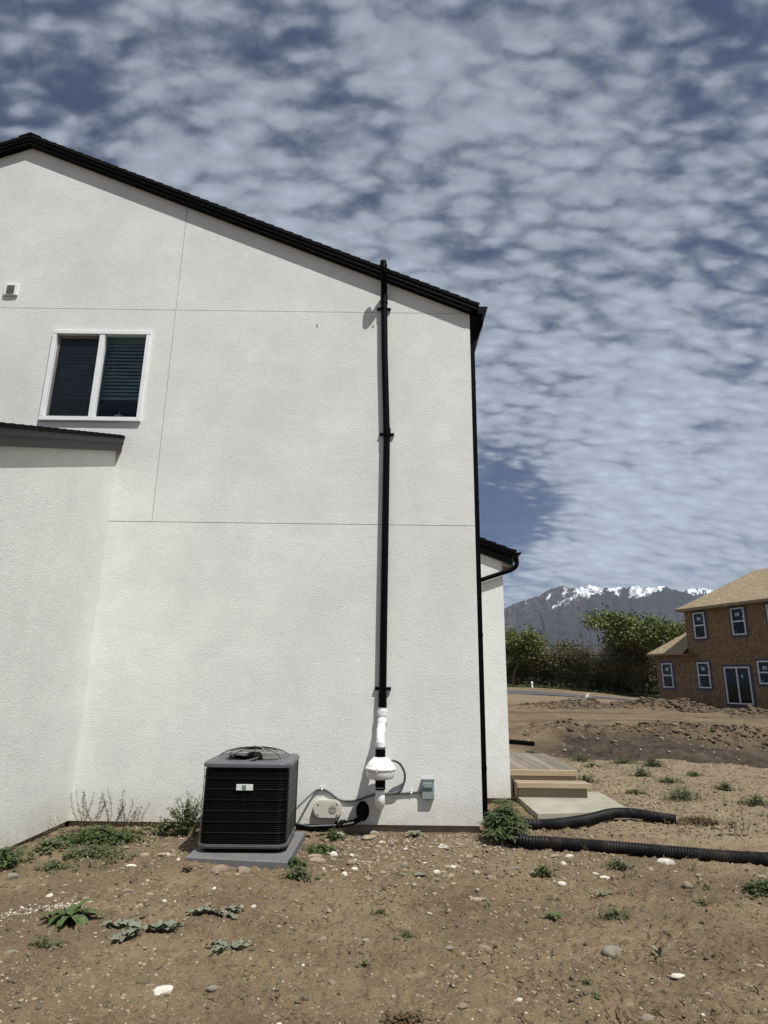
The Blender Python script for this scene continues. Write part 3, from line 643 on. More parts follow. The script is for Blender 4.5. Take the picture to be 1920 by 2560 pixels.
# rear bump-out
BY, BX = 8.90, 1.73
bw = MB(); bs = 0.37; bz = 3.32
def btop(x): return bz + (1.93 - x) * bs
bw.prism([(0.7, 0.0), (BX, 0.0), (BX, btop(BX) - 0.19), (0.7, btop(0.7) - 0.19)], BY, BY + 0.022, 'Y'); bw.box(BX - 0.022, BX - 0.001, BY + 0.023, 16, 0.0, btop(BX) - 0.22)
bw.build('annex_wall', 'stucco', house)
br = MB(); saw_prism(br, 1.93, btop(1.93), 0.9, btop(0.9), 0.03, BY - 0.085, 16.2, 'Y', 0.142, 0.016); br.build('annex_roof', 'shingle', house)
ba = MB(); ba.prism([(0.9, btop(0.9) - 0.034), (1.90, btop(1.90) - 0.034), (1.90, btop(1.90) - 0.085), (0.9, btop(0.9) - 0.085)], BY - 0.075, BY - 0.003, 'Y')
ba.prism([(0.9, btop(0.9) - 0.086), (1.86, btop(1.86) - 0.086), (1.86, btop(1.86) - 0.22), (0.9, btop(0.9) - 0.22)], BY - 0.055, BY - 0.003, 'Y'); ba.build('annex_rake', 'black_metal', house)
bo = MB(); bo.prism([(BX + 0.002, btop(1.9) - 0.23), (1.88, btop(1.9) - 0.23), (1.88, btop(1.9) - 0.04), (BX + 0.002, btop(BX) - 0.04)], BY - 0.04, 16.0, 'Y'); bo.build('annex_soffit', 'wood_old', house)
bg_ = MB(); k_gutter(bg_, 1.885, btop(1.93) - 0.02, BY - 0.08, 15.9, 1.0); bg_.build('annex_gutter', 'black_metal', house)
bd = MB(); bd.tube(spline([(1.93, 8.86, 3.22), (1.925, 8.85, 3.12), (1.86, 8.85, 3.055), (1.74, 8.85, 3.01), (1.42, 8.85, 2.90), (1.05, 8.86, 2.77)], 5), 0.032, 8); bd.build('annex_downspout', 'black_metal', house)

# upper window
def slider_window():
    fr = MB(); y = D - 0.038; t = 0.055
    for q in ((WX0 - 0.012, WX1 + 0.012, WZ1 - 0.043, WZ1 + 0.012), (WX0 - 0.012, WX1 + 0.012, WZ0 - 0.012, WZ0 + 0.043)): fr.bbox(q[0], q[1], y, D + 0.09, q[2], q[3], 0.004)
    for q in ((WX0 - 0.012, WX0 + 0.043), (WX1 - 0.043, WX1 + 0.012)): fr.bbox(q[0], q[1], y + 0.002, D + 0.088, WZ0 + 0.044, WZ1 - 0.044, 0.004)
    xm = (WX0 + WX1) / 2 + 0.01; fr.bbox(xm - 0.035, xm + 0.035, y + 0.006, D + 0.08, WZ0 + 0.044, WZ1 - 0.044, 0.004)
    F = fr.build('window', 'white_vinyl', house)
    sc = MB(); x0, x1, z0, z1 = WX0 + 0.044, xm - 0.036, WZ0 + 0.044, WZ1 - 0.044
    sc.box(x0, x1, D + 0.020, D + 0.036, z1 - 0.035, z1); sc.box(x0, x1, D + 0.020, D + 0.036, z0, z0 + 0.03)
    sc.box(x0, x0 + 0.03, D + 0.021, D + 0.035, z0 + 0.031, z1 - 0.036); sc.box(x1 - 0.012, x1, D + 0.021, D + 0.035, z0 + 0.031, z1 - 0.036)
    sc.build('screen_frame', 'screen_gray', F)
    p = MB(); p.box(x0 + 0.031, x1 - 0.013, D + 0.026, D + 0.028, z0 + 0.031, z1 - 0.036); p.build('insect_screen', 'insect_screen', F)
    p = MB(); p.box(xm + 0.036, WX1 - 0.044, D + 0.030, D + 0.034, z0, z1); p.build('pane', 'glass', F)
    p = MB(); p.box(x0 + 0.001, xm - 0.037, D + 0.055, D + 0.059, z0, z1); p.build('pane', 'glass', F)
    bl = MB(); zb = WZ0 + 0.335; k = 0; z = zb + 0.055
    while z < WZ1 - 0.05:
        mt = Matrix.Translation((0, D + 0.15, z)) @ Matrix.Rotation(R(52), 4, 'X')
        for xa, xb in ((WX0 + 0.03, xm - 0.012), (xm + 0.012, WX1 - 0.05)): bl.box(xa, xb, -0.025, 0.025, -0.0015, 0.0015, mt)
        z += 0.050
    for xa, xb in ((WX0 + 0.03, xm - 0.012), (xm + 0.012, WX1 - 0.05)):
        bl.box(xa, xb, D + 0.13, D + 0.175, zb, zb + 0.018); bl.box(xa, xb, D + 0.13, D + 0.132, zb - 0.0, zb + 0.03)
        bl.box(xa, xb, D + 0.125, D + 0.18, WZ1 - 0.045, WZ1 + 0.02)
        for xc in (xa + 0.12, xb - 0.10): bl.box(xc, xc + 0.002, D + 0.122, D + 0.124, zb, WZ1 - 0.04)
    bl.build('blind', 'blind', F)
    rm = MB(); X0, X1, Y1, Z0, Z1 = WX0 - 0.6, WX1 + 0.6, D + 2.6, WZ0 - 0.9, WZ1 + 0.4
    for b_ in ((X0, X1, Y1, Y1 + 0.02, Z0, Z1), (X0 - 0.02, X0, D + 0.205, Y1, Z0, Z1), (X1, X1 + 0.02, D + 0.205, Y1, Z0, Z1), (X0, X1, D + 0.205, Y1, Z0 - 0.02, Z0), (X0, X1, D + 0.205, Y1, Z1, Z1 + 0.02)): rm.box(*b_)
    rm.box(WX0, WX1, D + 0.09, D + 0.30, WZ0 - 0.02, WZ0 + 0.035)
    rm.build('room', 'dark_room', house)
    return xm
xm = slider_window()
cx_, cz_ = WX1 - 0.33, WZ0 + 0.036
pot = thing('plant_pot', 'small pale pot with a sprout standing inside the upper window', 'pot', (cx_, D + 0.12, cz_))
MB().lathe([(0.0, 0.0), (0.042, 0.0), (0.052, 0.06), (0.058, 0.085), (0.05, 0.088), (0.046, 0.08), (0, 0.078)], (cx_, D + 0.12, cz_), 16).build('pot_body', 'terracotta', pot)
MB().tube([(cx_, D + 0.12, cz_ + 0.075), (cx_ + 0.004, D + 0.12, cz_ + 0.11), (cx_ - 0.004, D + 0.12, cz_ + 0.14)], [0.008, 0.009, 0.004], 8).build('sprout', 'terracotta', pot)
# square louvred wall vent at the far left
v = MB(); vx, vz = -5.02, 6.465; vo = v.bbox(vx - 0.095, vx + 0.095, D - 0.03, D - 0.001, vz - 0.09, vz + 0.09, 0.008)
VV = v.build('wall_vent', 'white_vinyl', house)
v = MB()
for k in range(7): v.box(vx - 0.05, vx + 0.05, D - 0.04, D - 0.0305, vz - 0.062 + k * 0.018, vz - 0.055 + k * 0.018)
v.build('louver', 'screen_gray', VV)
for x_, z_ in ((-0.915, 5.996), (-0.176, 5.993)): MB().lathe([(0.0, 0.0), (0.014, 0.0), (0.016, 0.004)], (x_, D - 0.002, z_), 10, m=Matrix.Rotation(R(90), 3, 'X')).build('patch_plug', 'plug', house)

# ------------------------------------------------------------------ radon vent pipe and fan
rad = thing('radon_vent_pipe', 'tall black vent pipe with white fan housing strapped up the stucco wall', 'vent pipe', (0.0, D - 0.05, 0.19))
pr = 0.042; py = D - 0.047
pts = [(0.012, py, 1.24), (0.014, py, 2.2), (0.022, py, 4.4), (-0.02, py, 5.6), (-0.035, py, 6.36)]
MB().tube(pts, pr, 20).build('pipe', 'black_plastic', rad)
up_ = MB(); up_.tube(spline([(-0.036, py, 6.34), (-0.037, py, 6.44), (-0.040, py - 0.09, 6.53), (-0.045, py - 0.18, 6.62), (-0.048, py - 0.205, 6.69), (-0.052, py - 0.205, 6.80)], 6), pr, 20); up_.build('pipe', 'black_plastic', rad)
cp = MB()
for p0, p1 in (((-0.035, py, 6.30), (-0.036, py, 6.42)), ((-0.0475, py - 0.204, 6.68), (-0.049, py - 0.205, 6.75)), ((0.012, py, 1.28), (0.012, py, 1.345)), ((0.012, py, 1.198), (0.012, py, 1.262)), ((0.0235, py, 4.42), (0.022, py, 4.53))): MB().tube([p0, p1], pr + 0.006, 20).build('coupling', 'black_plastic', rad)
for x_, z_ in ((-0.036, 6.46 - 0.22), (0.022, 4.46), (0.013, 1.40)):
    c = MB()
    for s_ in (-1, 1):
        c.tube([(x_ + s_ * 0.045, D - 0.02, z_), (x_ + s_ * 0.092, D - 0.02, z_)], 0.018, 10)
        c.tube([(x_ + s_ * 0.075, D - 0.02, z_), (x_ + s_ * 0.075, D - 0.001, z_)], 0.014, 8)
    c.tube([(x_, py, z_ - 0.014), (x_, py, z_ + 0.014)], pr + 0.004, 20)
    c.build('bracket', 'black_plastic', rad)
fy = D - 0.24
wp = MB(); wr = 0.045
path = spline([(0.011, py, 1.20), (0.011, py - 0.002, 1.12), (0.006, py - 0.025, 1.045), (-0.002, py - 0.085, 0.96), (-0.006, fy + 0.03, 0.895), (-0.006, fy, 0.83), (-0.006, fy, 0.79)], 6)
wp.tube(path, wr, 22)
wp.tube(path[10:14], wr + 0.005, 22); wp.tube(path[17:22], wr + 0.005, 22); wp.tube([(-0.006, fy, 0.80), (-0.006, fy, 0.858)], wr + 0.006, 22)
wp.build('elbow_pipe', 'white_pvc', rad)
cl = MB(); cl.tube([(0.011, py, 1.112), (0.011, py, 1.17)], wr + 0.010, 24)
for k in range(18):
    a = 2 * PI * k / 18; cl.box(-0.003, 0.003, wr + 0.0095, wr + 0.0135, 1.118, 1.164, Matrix.Translation((0.011, py, 0)) @ Matrix.Rotation(a, 4, 'Z'))
cl.box(0.062, 0.10, py - 0.008, py + 0.004, 1.128, 1.136); cl.tube([(0.068, py, 1.14), (0.082, py - 0.01, 1.15)], 0.006, 6)
cl.build('hose_clamp', 'white_pvc', rad)
rb = MB(); rb.tube([(-0.005, fy, 0.69), (-0.005, fy, 0.805)], wr + 0.009, 24); rb.build('rubber_coupling', 'black_plastic', rad)
rb = MB(); rb.tube([(-0.002, fy, 0.385), (-0.002, fy, 0.50)], wr + 0.009, 24); rb.build('rubber_coupling', 'black_plastic', rad)
for z_ in (0.702, 0.788, 0.402): MB().tube([(-0.004, fy, z_), (-0.004, fy, z_ + 0.009)], wr + 0.0105, 24).build('steel_band', 'bare_steel', rad)
fan = MB(); fan.lathe([(0.03, 0.705), (0.075, 0.702), (0.088, 0.690), (0.125, 0.655), (0.146, 0.622), (0.150, 0.612), (0.158, 0.606), (0.162, 0.598), (0.162, 0.588), (0.158, 0.580), (0.152, 0.576), (0.151, 0.560), (0.143, 0.515), (0.130, 0.498), (0.10, 0.490), (0.03, 0.488)], (-0.002, fy, 0), 48)
for k in range(6):
    a = k * PI / 3 + 0.3; fan.tube([(-0.002 + 0.155 * math.cos(a), fy + 0.155 * math.sin(a), 0.572), (-0.002 + 0.155 * math.cos(a), fy + 0.155 * math.sin(a), 0.612)], 0.007, 8)
fan.build('fan_housing', 'white_pvc', rad)
eb = MB(); eb.tube([(-0.002, fy, 0.40), (-0.002, fy, 0.315)], wr + 0.001, 22); eb.tube(spline([(-0.002, fy, 0.335), (-0.002, fy, 0.29), (-0.002, fy + 0.03, 0.245), (-0.002, fy + 0.09, 0.232), (-0.002, D - 0.002, 0.232)], 6), wr + 0.006, 22)
eb.build('elbow_pipe', 'white_pvc', rad)

# disconnect box
bx = thing('disconnect_box', 'small gray green electrical box on the wall right of the white fan', 'electrical box', (0.512, D, 0.26))
MB().bbox(0.442, 0.580, D - 0.050, D - 0.001, 0.262, 0.462, 0.005).build('box_body', 'gray_box', bx)
c = MB(); c.bbox(0.438, 0.584, D - 0.062, D - 0.0505, 0.452, 0.470, 0.003); c.bbox(0.446, 0.576, D - 0.057, D - 0.0505, 0.268, 0.451, 0.003); c.build('cover', 'gray_box', bx)
c = MB(); c.prism(rrect(0.462, 0.562, 0.385, 0.425, 0.016), D - 0.076, D - 0.0575, 'Y'); c.prism(rrect(0.458, 0.566, 0.370, 0.392, 0.010), D - 0.068, D - 0.0572, 'Y'); c.build('handle', 'gray_box', bx)
c = MB(); c.tube([(0.515, D - 0.030, 0.262), (0.515, D - 0.030, 0.248)], 0.012, 10); c.build('hasp', 'gray_box', bx)

# cables
cab = MB(); cab.tube(spline([(0.445, D - 0.03, 0.328), (0.40, D - 0.014, 0.326), (0.30, D - 0.014, 0.318), (0.15, D - 0.014, 0.308), (0.04, D - 0.014, 0.308), (-0.07, D - 0.014, 0.296), (-0.22, D - 0.014, 0.25), (-0.33, D - 0.014, 0.232), (-0.44, D - 0.014, 0.245), (-0.55, D - 0.014, 0.315), (-0.60, D - 0.014, 0.340), (-0.66, D - 0.014, 0.342), (-0.72, D - 0.03, 0.315), (-0.80, D - 0.12, 0.25), (-0.90, D - 0.30, 0.17)], 8), 0.0105, 10)
cb = tag(cab.build('power_cable', 'cable', None, (0.0, D, 0.3)), 'gray cable looping along the wall from condenser to disconnect box', 'cable')
ct = MB(); ct.tube(spline([(0.10, fy + 0.03, 0.664), (0.15, fy + 0.06, 0.660), (0.21, fy + 0.12, 0.62), (0.255, D - 0.07, 0.54), (0.262, D - 0.03, 0.46), (0.235, D - 0.02, 0.38), (0.18, D - 0.034, 0.325), (0.09, D - 0.036, 0.312), (0.0, D - 0.036, 0.306)], 8), 0.0115, 10)
tag(ct.build('fan_cord', 'cable', None, (0.2, D, 0.3)), 'short dark cord curving from the white fan down to the cable', 'cord')
for nm, x_, z_, lb in (('cable_clip', -0.630, 0.343, 'small white clip at the hump of the wall cable'), ('cable_clip', 0.335, 0.320, 'small white clip just left of the disconnect box')):
    c = MB(); c.tube([(x_ - 0.008, D - 0.014, z_), (x_ + 0.008, D - 0.014, z_)], 0.0135, 10); c.box(x_ - 0.008, x_ + 0.008, D - 0.012, D - 0.001, z_ + 0.010, z_ + 0.032); c.tube([(x_, D - 0.02, z_ + 0.024), (x_, D, z_ + 0.024)], 0.006, 8)
    tag(c.build(nm, 'white_pvc', None, (x_, D, z_)), lb, 'cable clip', 'clips holding the wall cable')
# line set
ls = thing('refrigerant_line', 'black insulated pipe from the oval wall boot to the condenser', 'pipe', (-0.187, D, 0.15))
bt = MB()
def disc(mb, cx, cz, rx, rz, y0, y1, n=28, sc=1.0):
    P = [(cx + rx * math.cos(2 * PI * k / n), cz + rz * math.sin(2 * PI * k / n)) for k in range(n)]; mb.prism(P, y0, y1, 'Y')
disc(bt, -0.187, 0.135, 0.070, 0.098, D - 0.02, D - 0.001); disc(bt, -0.187, 0.150, 0.05, 0.06, D - 0.05, D - 0.019); bt.tube([(-0.187, D - 0.03, 0.165), (-0.187, D - 0.075, 0.135)], 0.036, 14); bt.build('wall_boot', 'black_plastic', ls)
lp = MB(); lp.tube(spline([(-0.187, D - 0.03, 0.15), (-0.19, D - 0.09, 0.115), (-0.225, D - 0.12, 0.072), (-0.31, D - 0.13, 0.042), (-0.42, D - 0.14, 0.022), (-0.55, D - 0.15, 0.000), (-0.70, D - 0.18, -0.005), (-0.80, D - 0.24, 0.015), (-0.88, D - 0.34, 0.05)], 8), [0.027 + 0.003 * math.sin(k * 1.7) for k in range(65)], 14); lp.build('insulated_line', 'black_plastic', ls)
lp = MB(); lp.tube(spline([(-0.175, D - 0.03, 0.115), (-0.20, D - 0.10, 0.085), (-0.27, D - 0.145, 0.050), (-0.40, D - 0.17, 0.030), (-0.58, D - 0.18, 0.022), (-0.74, D - 0.22, 0.026), (-0.86, D - 0.36, 0.08)], 8), 0.010, 8); lp.build('copper_line', 'cable', ls)
lp = MB(); lp.tube([(-0.42, D - 0.17, 0.012), (-0.40, D - 0.15, 0.045), (-0.36, D - 0.13, 0.06)], [0.018, 0.034, 0.016], 10); lp.tube([(-0.46, D - 0.165, 0.03), (-0.44, D - 0.155, 0.03)], 0.036, 10); lp.build('tape_wrap', 'black_plastic', ls)
# oval vent cover
ov = thing('vent_cover', 'cream rounded plastic vent cover with slotted circle low on the wall', 'vent cover', (-0.562, D, 0.15))
c = MB(); z0, z1 = 0.060, 0.246; x0, x1 = -0.716, -0.408
for k, (ins, y_) in enumerate(((0.0, D - 0.001), (0.0, D - 0.045), (0.006, D - 0.055), (0.018, D - 0.060))):
    pass
c.prism(rrect(x0, x1, z0, z1, 0.085), D - 0.045, D - 0.001, 'Y', smooth=True); c.prism(rrect(x0 + 0.005, x1 - 0.005, z0 + 0.005, z1 - 0.005, 0.081), D - 0.053, D - 0.0455, 'Y', smooth=True); c.prism(rrect(x0 + 0.014, x1 - 0.014, z0 + 0.014, z1 - 0.014, 0.073), D - 0.058, D - 0.0535, 'Y', smooth=True); c.build('cover_shell', 'cream', ov)
for sx, sz in ((x0 + 0.055, z0 + 0.045), (x0 + 0.055, z1 - 0.045), (x1 - 0.055, z0 + 0.04), (x1 - 0.055, z1 - 0.04)): c = MB(); disc(c, sx, sz, 0.009, 0.009, D - 0.0615, D - 0.0585, 10); c.build('screw', 'bare_steel', ov)
c = MB(); gx, gz_ = x1 - 0.098, (z0 + z1) / 2
disc(c, gx, gz_, 0.042, 0.042, D - 0.0590, D - 0.0582, 28); c.build('grille_dark_disc', 'louver', ov)  # flat black disc, painting the shaded hollow behind the slats
c = MB()
for k in range(6):
    zz_ = -0.034 + k * 0.0125; hw = math.sqrt(max(0.042 ** 2 - zz_ ** 2, 0)); c.box(gx - hw, gx + hw, D - 0.0635, D - 0.0592, gz_ + zz_, gz_ + zz_ + 0.0052)
c.build('slat', 'cream', ov)

# ------------------------------------------------------------------ condenser and pad
AR = R(1.0); AC = Vector((-1.232, 6.465, -0.0)); PADZ = 0.0
pad = MB(); mt = Matrix.Translation((AC.x - 0.005, AC.y - 0.135 + 0.04, 0)) @ Matrix.Rotation(AR, 4, 'Z')
PP = [(-1.68, 5.955), (-0.780, 5.835), (-0.755, 6.93), (-1.675, 6.95)]; QQ = [(-1.665, 5.967), (-0.792, 5.849), (-0.767, 6.918), (-1.663, 6.938)]
pad.prism(PP, -0.12, PADZ - 0.010, 'Z'); pad.add([(*p, PADZ - 0.010) for p in PP] + [(*p, PADZ) for p in QQ], [(i, (i + 1) % 4, 4 + (i + 1) % 4, 4 + i) for i in range(4)] + [(4, 5, 6, 7)])
PD = pad.build('equipment_pad', 'pad', None, (AC.x, AC.y, -0.06)); tag(PD, 'flat gray plastic pad lying on the soil under the condenser', 'pad')
ac = thing('condenser_unit', 'black louvred air conditioner condenser with gray rim on a gray pad', 'air conditioner', (AC.x, AC.y, PADZ), rotz=AR, local=True)
W = 0.402; HB = 0.705
def ring(w_, z0, z1, r_): return rrect(-w_, w_, -w_, w_, r_, 8), z0, z1
b = MB(); P, a0, a1 = ring(W - 0.05, 0.0, 0.05, 0.08); b.prism(P, a0, a1, 'Z'); b.build('base_feet', 'black_plastic', ac)
b = MB(); P, a0, a1 = ring(W - 0.004, 0.038, 0.064, 0.10); b.prism(P, a0, a1, 'Z', smooth=True); P, a0, a1 = ring(W + 0.002, 0.052, 0.070, 0.104); b.prism(P, a0, a1, 'Z', smooth=True); b.build('base_rim', 'gray_metal', ac)
b = MB(); P, a0, a1 = ring(W - 0.020, 0.0705, HB, 0.09); b.prism(P, a0, a1, 'Z', smooth=True); b.build('coil_cabinet', 'louver', ac)
b = MB(); n = int((HB - 0.085) / 0.0165)
for k in range(n):
    z = 0.080 + k * 0.0165; Po = rrect(-W + 0.012, W - 0.012, -W + 0.012, W - 0.012, 0.094, 8); Pi = rrect(-W + 0.0195, W - 0.0195, -W + 0.0195, W - 0.0195, 0.090, 8); m_ = len(Po)
    V = [(x, y, z + 0.002) for x, y in Po] + [(x, y, z + 0.006) for x, y in Po] + [(x, y, z + 0.013) for x, y in Pi] + [(x, y, z) for x, y in Pi]
    F = []
    for l in range(3):
        for i in range(m_): F.append((l * m_ + i, l * m_ + (i + 1) % m_, (l + 1) * m_ + (i + 1) % m_, (l + 1) * m_ + i))
    b.add(V, F)
b.build('louvers', 'louver', ac)
b = MB()
for k in range(1, 7):
    z = 0.075 + k * (HB - 0.075) / 7; pts = [(x, y, z) for x, y in rrect(-W + 0.008, W - 0.008, -W + 0.008, W - 0.008, 0.096, 8)]; b.tube(pts + [pts[0]], 0.0022, 6, caps=False)
for x_ in (0.0,):
    for s_ in (-1, 1): b.tube([(x_, s_ * (W - 0.008), 0.08), (x_, s_ * (W - 0.008), HB - 0.01)], 0.0011, 5); b.tube([(s_ * (W - 0.008), x_, 0.08), (s_ * (W - 0.008), x_, HB - 0.01)], 0.0011, 5)
b.build('guard_wires', 'wire_gray', ac)
b = MB()
for sx, sy in ((-1, -1), (1, 1), (-1, 1), (1, -1)):
    if (sx, sy) in ((1, -1),): continue
    pts = []; b = MB()
    for k in range(4): a = R({(-1, -1): 180, (1, 1): 0, (-1, 1): 90}[(sx, sy)] + 8 + k * 9); pts.append((sx * (W - 0.10) + 0.0965 * math.cos(a), sy * (W - 0.10) + 0.0965 * math.sin(a)))
    for q in range(3):
        (xa, ya), (xb, yb) = pts[q], pts[q + 1]; b.add([(xa, ya, 0.071), (xb, yb, 0.071), (xb, yb, HB), (xa, ya, HB)], [(0, 1, 2, 3)])
    b.build('corner_post', 'screen_gray', ac)
b = MB(); P, a0, a1 = ring(W + 0.004, HB + 0.004, HB + 0.030, 0.105); b.prism(P, a0, a1, 'Z', smooth=True)
# top deck with a round fan opening
n = 64; Po = rrect(-W + 0.0, W - 0.0, -W + 0.0, W - 0.0, 0.10, 15)
Po = sorted(Po, key=lambda p: math.atan2(p[1], p[0])); V = []; m_ = len(Po)
for x, y in Po: V.append((x, y, HB + 0.0305))
for x, y in Po: V.append((x * 0.985, y * 0.985, HB + 0.040))
for x, y in Po: a = math.atan2(y, x); V.append((0.335 * math.cos(a), 0.335 * math.sin(a), HB + 0.046))
for x, y in Po: a = math.atan2(y, x); V.append((0.322 * math.cos(a), 0.322 * math.sin(a), HB + 0.05))
for x, y in Po: a = math.atan2(y, x); V.append((0.318 * math.cos(a), 0.318 * math.sin(a), HB - 0.02))
b.add(V, [(l * m_ + i, l * m_ + (i + 1) % m_, (l + 1) * m_ + (i + 1) % m_, (l + 1) * m_ + i) for l in range(4) for i in range(m_)], True)
b.build('top_cap', 'gray_metal', ac)
b = MB(); b.lathe([(0.0, HB + 0.0302), (0.3175, HB + 0.0302)], (0, 0, 0), 40, smooth=False); b.build('fan_well', 'louver', ac)
b = MB()
dome = lambda r: HB + 0.052 + 0.088 * math.sqrt(max(0, 1 - (r / 0.335) ** 2))
for k in range(17):
    r_ = 0.07 + k * 0.0163; pts = [(r_ * math.cos(2 * PI * i / 40), r_ * math.sin(2 * PI * i / 40), dome(r_)) for i in range(41)]; b.tube(pts, 0.0013, 5, caps=False)
for k in range(8):
    a = 2 * PI * k / 8 + 0.2; b.tube([(r_ * math.cos(a), r_ * math.sin(a), dome(r_) - 0.004) for r_ in (0.05, 0.12, 0.2, 0.26, 0.30, 0.325, 0.334)], 0.003, 5)
b.build('fan_grille', 'louver', ac)
b = MB(); b.lathe([(0, dome(0) + 0.002), (0.068, dome(0.05) + 0.002), (0.07, dome(0.07) - 0.012), (0, dome(0.07) - 0.014)], (0, 0, 0), 24); b.lathe([(0.0, HB + 0.033), (0.075, HB + 0.033), (0.08, HB + 0.06), (0.06, HB + 0.09), (0, HB + 0.095)], (0, 0, 0), 24); b.build('fan_motor', 'louver', ac)
b = MB()
for k in range(3):
    b = MB(); a = 2 * PI * k / 3 + 0.5; mt = Matrix.Rotation(a, 4, 'Z') @ Matrix.Translation((0.19, 0, HB + 0.045)) @ Matrix.Rotation(R(14), 4, 'X'); b.box(-0.11, 0.11, -0.07, 0.07, -0.001, 0.001, mt); b.build('fan_blade', 'screen_gray', ac)
b = MB(); b.tube([(-0.035, 0.10, dome(0.10) + 0.006), (0.0, 0.02, dome(0) + 0.006), (0.055, -0.05, dome(0.07) + 0.006), (0.10, -0.10, dome(0.14) + 0.008), (0.105, -0.19, dome(0.22) + 0.006)], 0.0042, 6)
b.build('wire_strap', 'bare_steel', ac)
b = MB(); mt = Matrix.Identity(4); b.bbox(-0.078, 0.072, -W + 0.000, -W + 0.0085, 0.515, 0.566, 0.002); bd_ = b.build('badge', 'badge', ac)
b = MB(); b.prism([(-0.024, 0.527), (-0.004, 0.524), (0.004, 0.519), (0.010, 0.522), (0.010, 0.560), (-0.020, 0.560), (-0.026, 0.554)], -W - 0.0025, -W - 0.0005, 'Y'); b.build('badge_emblem', 'badge_green', bd_)
b = MB(); b.tube([(-0.014, -W - 0.0028, 0.532), (-0.004, -W - 0.0028, 0.545), (0.004, -W - 0.0028, 0.552)], 0.0018, 5); b.tube([(-0.012, -W - 0.0028, 0.553), (0.001, -W - 0.0028, 0.553)], 0.0014, 5); b.build('emblem_stroke', 'badge', bd_)

# ------------------------------------------------------------------ deck step, slab, hoses
dk = thing('deck_steps', 'weathered wooden landing with two steps beside the rear wall corner', 'steps', (2.28, 9.6, -0.05))
DZ = 0.31
for k in range(7):
    x0 = 1.80 + k * 0.142; MB().bbox(x0, x0 + 0.137, 9.30, 11.3, DZ - 0.034, DZ, 0.003).build('deck_board', 'wood_old_b' if k in (1, 4) else 'wood_old', dk)
MB().bbox(1.79, 2.735, 9.245, 9.297, DZ - 0.075, DZ - 0.002, 0.003).build('rim_board', 'wood_new', dk)
MB().box(1.81, 2.72, 9.275, 9.30, 0.178, DZ - 0.077).build('riser', 'wood_mid', dk)
MB().bbox(1.845, 2.83, 9.063, 9.27, 0.138, 0.176, 0.003).build('tread', 'wood_mid', dk)
MB().bbox(1.845, 2.835, 9.022, 9.060, 0.112, 0.178, 0.003).build('rim_board', 'wood_new', dk)
MB().box(1.87, 2.80, 9.08, 9.10, -0.03, 0.137).build('riser', 'wood_mid', dk)
for x_ in (1.80, 2.69): MB().box(x_, x_ + 0.038, 9.31, 11.28, -0.05, DZ - 0.036).build('stringer', 'wood_new', dk)
for x_ in (1.85, 2.79): MB().box(x_, x_ + 0.015, 9.105, 9.26, -0.03, 0.137).build('stringer', 'wood_new', dk)
s = MB(); s.prism([(1.86, 7.98), (2.45, 8.10), (3.08, 8.24), (3.12, 9.60), (1.86, 9.43)], -0.14, -0.012, 'Z')
tag(s.build('concrete_slab', 'concrete', None, (2.45, 8.7, -0.14)), 'pale poured concrete slab at the foot of the wooden steps', 'slab')
def corrugated(name, pts, r, label, bend=12):
    P = spline(pts, 14); out = []; rs = []; acc = 0
    S = [P[0]]
    step = 0.0095
    cur = P[0].copy(); i = 1; carry = 0
    dense = [P[0]]
    for a, b_ in zip(P[:-1], P[1:]):
        L_ = (b_ - a).length; n_ = max(1, int(L_ / step)); dense += [a.lerp(b_, (k + 1) / n_) for k in range(n_)]
    rs = [r + (0.0 if (k % 2) else -0.0055) for k in range(len(dense))]
    m = MB(); m.tube(dense, rs, 18, smooth=False); o = m.build(name, 'hose', None, pts[0]); return tag(o, label, 'drain hose', 'corrugated drain hoses on the soil')
hr = 0.058
corrugated('drain_hose', [(1.22, 7.72, 0.02), (1.47, 7.63, -0.02), (1.68, 7.50, -0.025), (1.96, 7.52, -0.02), (2.34, 7.70, -0.01), (2.72, 7.93, 0.015), (3.00, 8.01, 0.005), (3.26, 7.95, -0.02), (3.43, 7.86, -0.03)], hr, 'shorter black corrugated hose curving in front of the concrete slab')
corrugated('drain_hose', [(1.20, 7.02, 0.02), (1.30, 6.85, -0.01), (1.47, 6.74, -0.025), (1.69, 6.70, -0.025), (2.10, 6.62, -0.03), (2.48, 6.51, -0.03), (2.86, 6.40, -0.032), (3.21, 6.31, -0.035), (3.6, 6.24, -0.035), (4.3, 6.10, -0.035)], hr, 'longer black corrugated hose running out of the frame at right')
bp_ = MB(); bp_.tube([(3.0, 17.3, -0.02), (3.45, 17.1, -0.03), (3.9, 16.8, -0.04)], 0.06, 10); tag(bp_.build('pipe_offcut', 'black_plastic', None, (3.4, 17.1, -0.08)), 'short black pipe lying on the dirt beyond the deck', 'pipe')

# ------------------------------------------------------------------ far house under construction
fh = thing('unfinished_house', 'two storey house sheathed in bare strand board beyond the dirt lot', 'house', (HO.x, HO.y, 0), rotz=math.atan2(HX[1], HX[0]), local=True)
fw = MB(); DEP = 6.0
FX0, FX1 = -5.45, 12.0; UX0 = -2.55; FZ = 0.05
opens = []
def walls(x0, x1, z0, z1, holes, y=0.0):
    xs = sorted({x0, x1, *[h[0] for h in holes], *[h[1] for h in holes]}); zs = sorted({z0, z1, *[h[2] for h in holes], *[h[3] for h in holes]})
    for i in range(len(xs) - 1):
        for j in range(len(zs) - 1):
            cx, cz = (xs[i] + xs[i + 1]) / 2, (zs[j] + zs[j + 1]) / 2
            if any(h[0] < cx < h[1] and h[2] < cz < h[3] for h in holes): continue
            fw.add([(xs[i], y, zs[j]), (xs[i + 1], y, zs[j]), (xs[i + 1], y, zs[j + 1]), (xs[i], y, zs[j + 1])], [(0, 1, 2, 3)])
